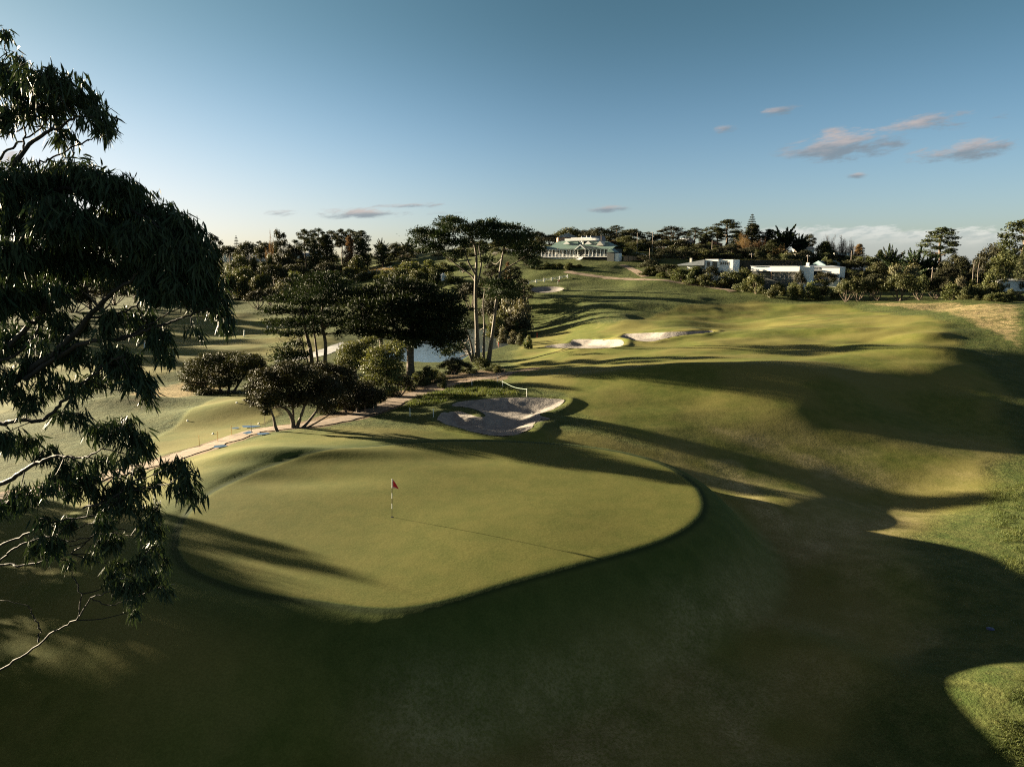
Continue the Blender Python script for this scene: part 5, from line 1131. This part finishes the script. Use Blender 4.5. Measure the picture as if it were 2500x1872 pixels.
# tee markers and a valve lid in the grass
for u, v, lab in ((578, 984, 'white tee marker near the top of the tee mound'), (632, 1035, 'white tee marker at the foot of the tee mound'), (458, 1028, 'white tee marker on the left slope of the tee mound'), (520, 1060, 'white tee marker low on the tee mound')):
    q = MB(); p = hit(u, v); q.tube([(0, 0, -.05), (0, 0, .05), (0, 0, .12), (0, 0, .16)], [.085, .09, .07, .03], 10); o = q.build('tee_marker', M['white'], None, True); o.location = p; tag(o, lab, 'tee marker', 'tee markers on the mound')
p = hit(2418, 1535); q = MB(); q.tube([(0, 0, -.05), (0, 0, .03), (0, 0, .05)], [.17, .17, .14], 16); o = q.build('valve_lid', M['blue_cap'], None, True); o.location = p; tag(o, 'small round dark blue valve lid in the shaded rough', 'valve lid')
# rakes in the greenside bunker
for u, v, a, lab in ((1300, 1012, .3, 'bunker rake lying in the middle of the greenside bunker'), (1322, 1026, -.2, 'bunker rake near the right lip of the greenside bunker')):
    p = hit(u, v) + (0, 0, .12); e = empty('bunker_rake', p, lab, 'rake', 'rakes in the greenside bunker', a); q = MB(); q.tube([(0, 0, .05), (1.5, .3, .12)], [.022, .022], 6); q.build('handle', M['pole_wood'], e)
    q = MB(); q.box(-.06, 0, -.35, .35, .02, .09)
    for k in range(9): q.box(-.05, -.02, -.33 + k * .08, -.31 + k * .08, -.08, .02)
    q.build('head', M['black'], e)


# ------------------------------------------------------------------ flags
def flagstick(p, label, flag_dir, h=2.2, rad=.02, scale=1.0):
    e = empty('flagstick', p, label, 'flagstick'); q = MB(); lean = .028
    def px_(z): return (lean * z, 0, z)
    bands = [(-.1, .50, 'black', .011), (.50, .80, 'white', 1), (.80, 1.10, 'black', 1), (1.10, 1.42, 'white', 1), (1.42, 1.72, 'black', 1), (1.72, h, 'white', 1)]
    q.tube([px_(-.12), px_(h)], [rad * .55, rad * .55], 8); st = q.build('pole', M['black'], e)
    for a, c, m, r in bands:
        r = rad * .7 if r != 1 else rad; b_ = MB(); b_.tube([px_(a), px_(c)], [r, r], 8); b_.build('band', M[m], st)
    fw, fh, n = .46 * scale, .56 * scale, 9                  # hanging triangular pennant, red with a pale border
    def pt(s, t):                                            # s along the fly, t down the hoist; the fly end droops
        x = s * fw * .80; z = h - fh * (t * (1 - s) + s * .93) - .06 * s * s; y = .05 * math.sin(s * 5) * scale
        return np.array((lean * h + x * flag_dir + rad, y, z))
    for nm, mm, S0, S1, T0, T1, dy_ in (('flag', 'pink', 0, 1, 0, 1, 0), ('flag_center', 'red', .10, .95, .08, .82, .006)):
        V = []; Fq = []
        for sg in (-1, 1):
            for i in range(n + 1):
                for j in range(n + 1): V.append(pt(S0 + (S1 - S0) * i / n, T0 + (T1 - T0) * j / n) + (0, sg * (dy_ + .003), 0))
        for sg in (0, 1):
            o = sg * (n + 1) ** 2
            for i in range(n):
                for j in range(n): Fq.append((o + i * (n + 1) + j, o + (i + 1) * (n + 1) + j, o + (i + 1) * (n + 1) + j + 1, o + i * (n + 1) + j + 1))
        mesh_np(nm, np.array(V), [np.array(Fq)], M[mm], e, True)
    q = MB(); q.tube([(0, 0, .004), (0, 0, .010)], [.075, .075], 20); q.build('cup', M['black'], e); return e


flagstick(hit(957, 1262), 'striped black and white flagstick with small red pennant on the near green', 1, 2.25, .021)
flagstick(hit(1362, 697), 'far flagstick with red pennant on the small green below the white fence', 1, 2.3, .06, 1.7)
# ------------------------------------------------------------------ utility poles and bare trunks
def pole(u, vt, Y, label, arm=0.0, r=.15):
    b = on(u, Y); h = at(u, vt, Y)[2] - b[2]; e = empty('utility_pole', b, label, 'utility pole', 'utility poles on the slope'); q = MB(); q.tube([(0, 0, -.3), (0, 0, h)], [r, r * .7], 8); q.build('shaft', M['pole_wood'], e)
    if arm:
        q = MB(); q.box(-arm, arm, -.18, -.08, h - .75, h - .55); a = q.build('crossarm', M['pole_wood'], e)
        for k in (-.8, -.3, .3, .8): i_ = MB(); i_.tube([(k * arm, -.13, h - .55), (k * arm, -.13, h - .35)], [.06, .04], 6); i_.build('insulator', M['white'], a)


for a in [(1467, 574, 330, 'grey utility pole right behind the clubhouse roof'), (1555, 568, 340, 'pale utility pole on the ridge right of the clubhouse'), (1592, 566, 345, 'utility pole with crossarm left of the clumpy ridge gum', 1.1), (1737, 588, 322, 'utility pole in front of the orange tiled roof'), (1585, 606, 296, 'shorter pale utility pole in the shrubs near the timber fence'), (1834, 618, 300, 'utility pole with low crossarm above the clipped hedge', 1.2),
          (1970, 622, 290, 'dark utility pole above the right white house', .8), (2271, 652, 222, 'short utility pole with wide crossarm behind the right fairway trees', 1.6), (2076, 612, 320, 'pale bent-topped pole right of the teal roof')]: pole(*a)
for u, vt, lab in ((2370, 636, 'taller dead bare trunk beside its twin at the right'), (2382, 640, 'thinner dead bare trunk right of its twin')):
    b = on(u, 214); h = at(u, vt, 214)[2] - b[2]; e = empty('dead_trunk', b, lab, 'dead tree', 'dead trunks'); q = MB(); q.tube(smooth_path([(0, 0, -.3), (.12, 0, h * .4), (-.08, 0, h * .75), (.05, 0, h)], 3), np.linspace(.2, .09, 10), 7); q.build('trunk', M['pale_bark'], e)
    q = MB(); limb(q, (0, 0, h * .7), (.5, 0, h * .85), .06, .02, np.random.default_rng(1)); q.build('branch', M['pale_bark'], e)


# ------------------------------------------------------------------ parked cars by the clubhouse
def car(u, Y, body, label, rz):
    b = on(u, Y); e = empty('parked_car', b, label, 'car', 'cars parked by the clubhouse', rz); q = MB()
    q.prism([(-2.15, .35), (-2.2, .75), (-2.05, .95), (-1.2, 1.02), (1.5, 1.0), (2.1, .85), (2.2, .6), (2.15, .35)], -.88, .88); q.build('body', M[body], e)
    q = MB(); q.prism([(-1.75, 1.003), (-1.35, 1.48), (.35, 1.5), (1.15, 1.003)], -.78, .78); c = q.build('cabin', M['glass'], e)
    q = MB(); q.box(-1.3, .3, -.74, .74, 1.5, 1.54); q.build('roof', M[body], e)
    for x in (-1.35, 1.35):
        for y in (-.9, .68):
            q = MB(); q.tube([(x, y, .33), (x, y + .22, .33)], [.33, .33], 14); w = q.build('wheel', M['rubber'], e); q = MB(); q.tube([(x, y - .012, .33), (x, y + .232, .33)], [.18, .18], 10); q.build('rim', M['pale_roof'], w)
    for y in (-.6, .6): q = MB(); q.box(2.12, 2.215, y - .16, y + .16, .66, .8); q.build('headlight', M['white'], e)


car(1556, 318, 'car_white', 'white car parked in the trees above the timber fence', .2); car(1538, 322, 'car_dark', 'dark car parked left of the white car', .2); car(1568, 316, 'car_white', 'pale car parked right of the white car, half hidden', .1)


# ------------------------------------------------------------------ grasses
def tufts(name, polyuv, n, h, w, m, seed, label=None, up=.9):
    rng = np.random.default_rng(seed); poly = np.array([hit(u, v)[:2] for u, v in polyuv]); lo, hi = poly.min(0), poly.max(0); P = []
    q = rng.uniform(lo, hi, (n * 3, 2)); q = q[sdf(poly, q[:, 0], q[:, 1]) < 0][:n]
    dens_ = vnoise(q[:, 0] / 1.1, q[:, 1] / 1.1, 4); q = q[(dens_ > -.35) & (rng.random(len(q)) < sstep(-sdf(poly, q[:, 0], q[:, 1]), 0, 1.6))]
    z = height(q[:, 0], q[:, 1]); hh = h * rng.uniform(.4, 1.25, len(q)) * (1 + .35 * vnoise(q[:, 0] / 2, q[:, 1] / 2, 9)); D = rng.normal(size=(len(q), 3)) * .45 + np.array((0.1, 0, up))
    lv = Leaves(); lv.add(leaf_quads(np.stack([q[:, 0], q[:, 1], z + hh * .4], 1), D, rng.normal(size=(len(q), 3)), hh, np.full(len(q), w) * rng.uniform(.6, 1.4, len(q)))); o = lv.build(name, M[m]); tag(o, label, None, None, 'stuff'); return o


tufts('rough_grass', [(960, 1000), (1010, 968), (1090, 945), (1150, 930), (1215, 928), (1285, 966), (1200, 970), (1120, 976), (1060, 990), (1000, 1004)], 26000, .45, .035, 'grass_leaf', 1)
tufts('dune_grass', [(760, 668), (860, 655), (960, 655), (980, 662), (900, 668), (800, 676)], 9000, 1.1, .14, 'straw_leaf', 2)
tufts('dune_grass', [(572, 712), (590, 698), (622, 697), (622, 708), (600, 713)], 2500, 1.0, .13, 'straw_leaf', 3)
tufts('rough_grass', [(2380, 1190), (2520, 1170), (2560, 1480), (2440, 1400), (2400, 1290)], 30000, .22, .022, 'grass_leaf', 4)
tufts('rough_grass', [(2360, 1872), (2400, 1720), (2540, 1600), (2560, 1900)], 30000, .16, .014, 'grass_leaf', 5)
#@@PART4
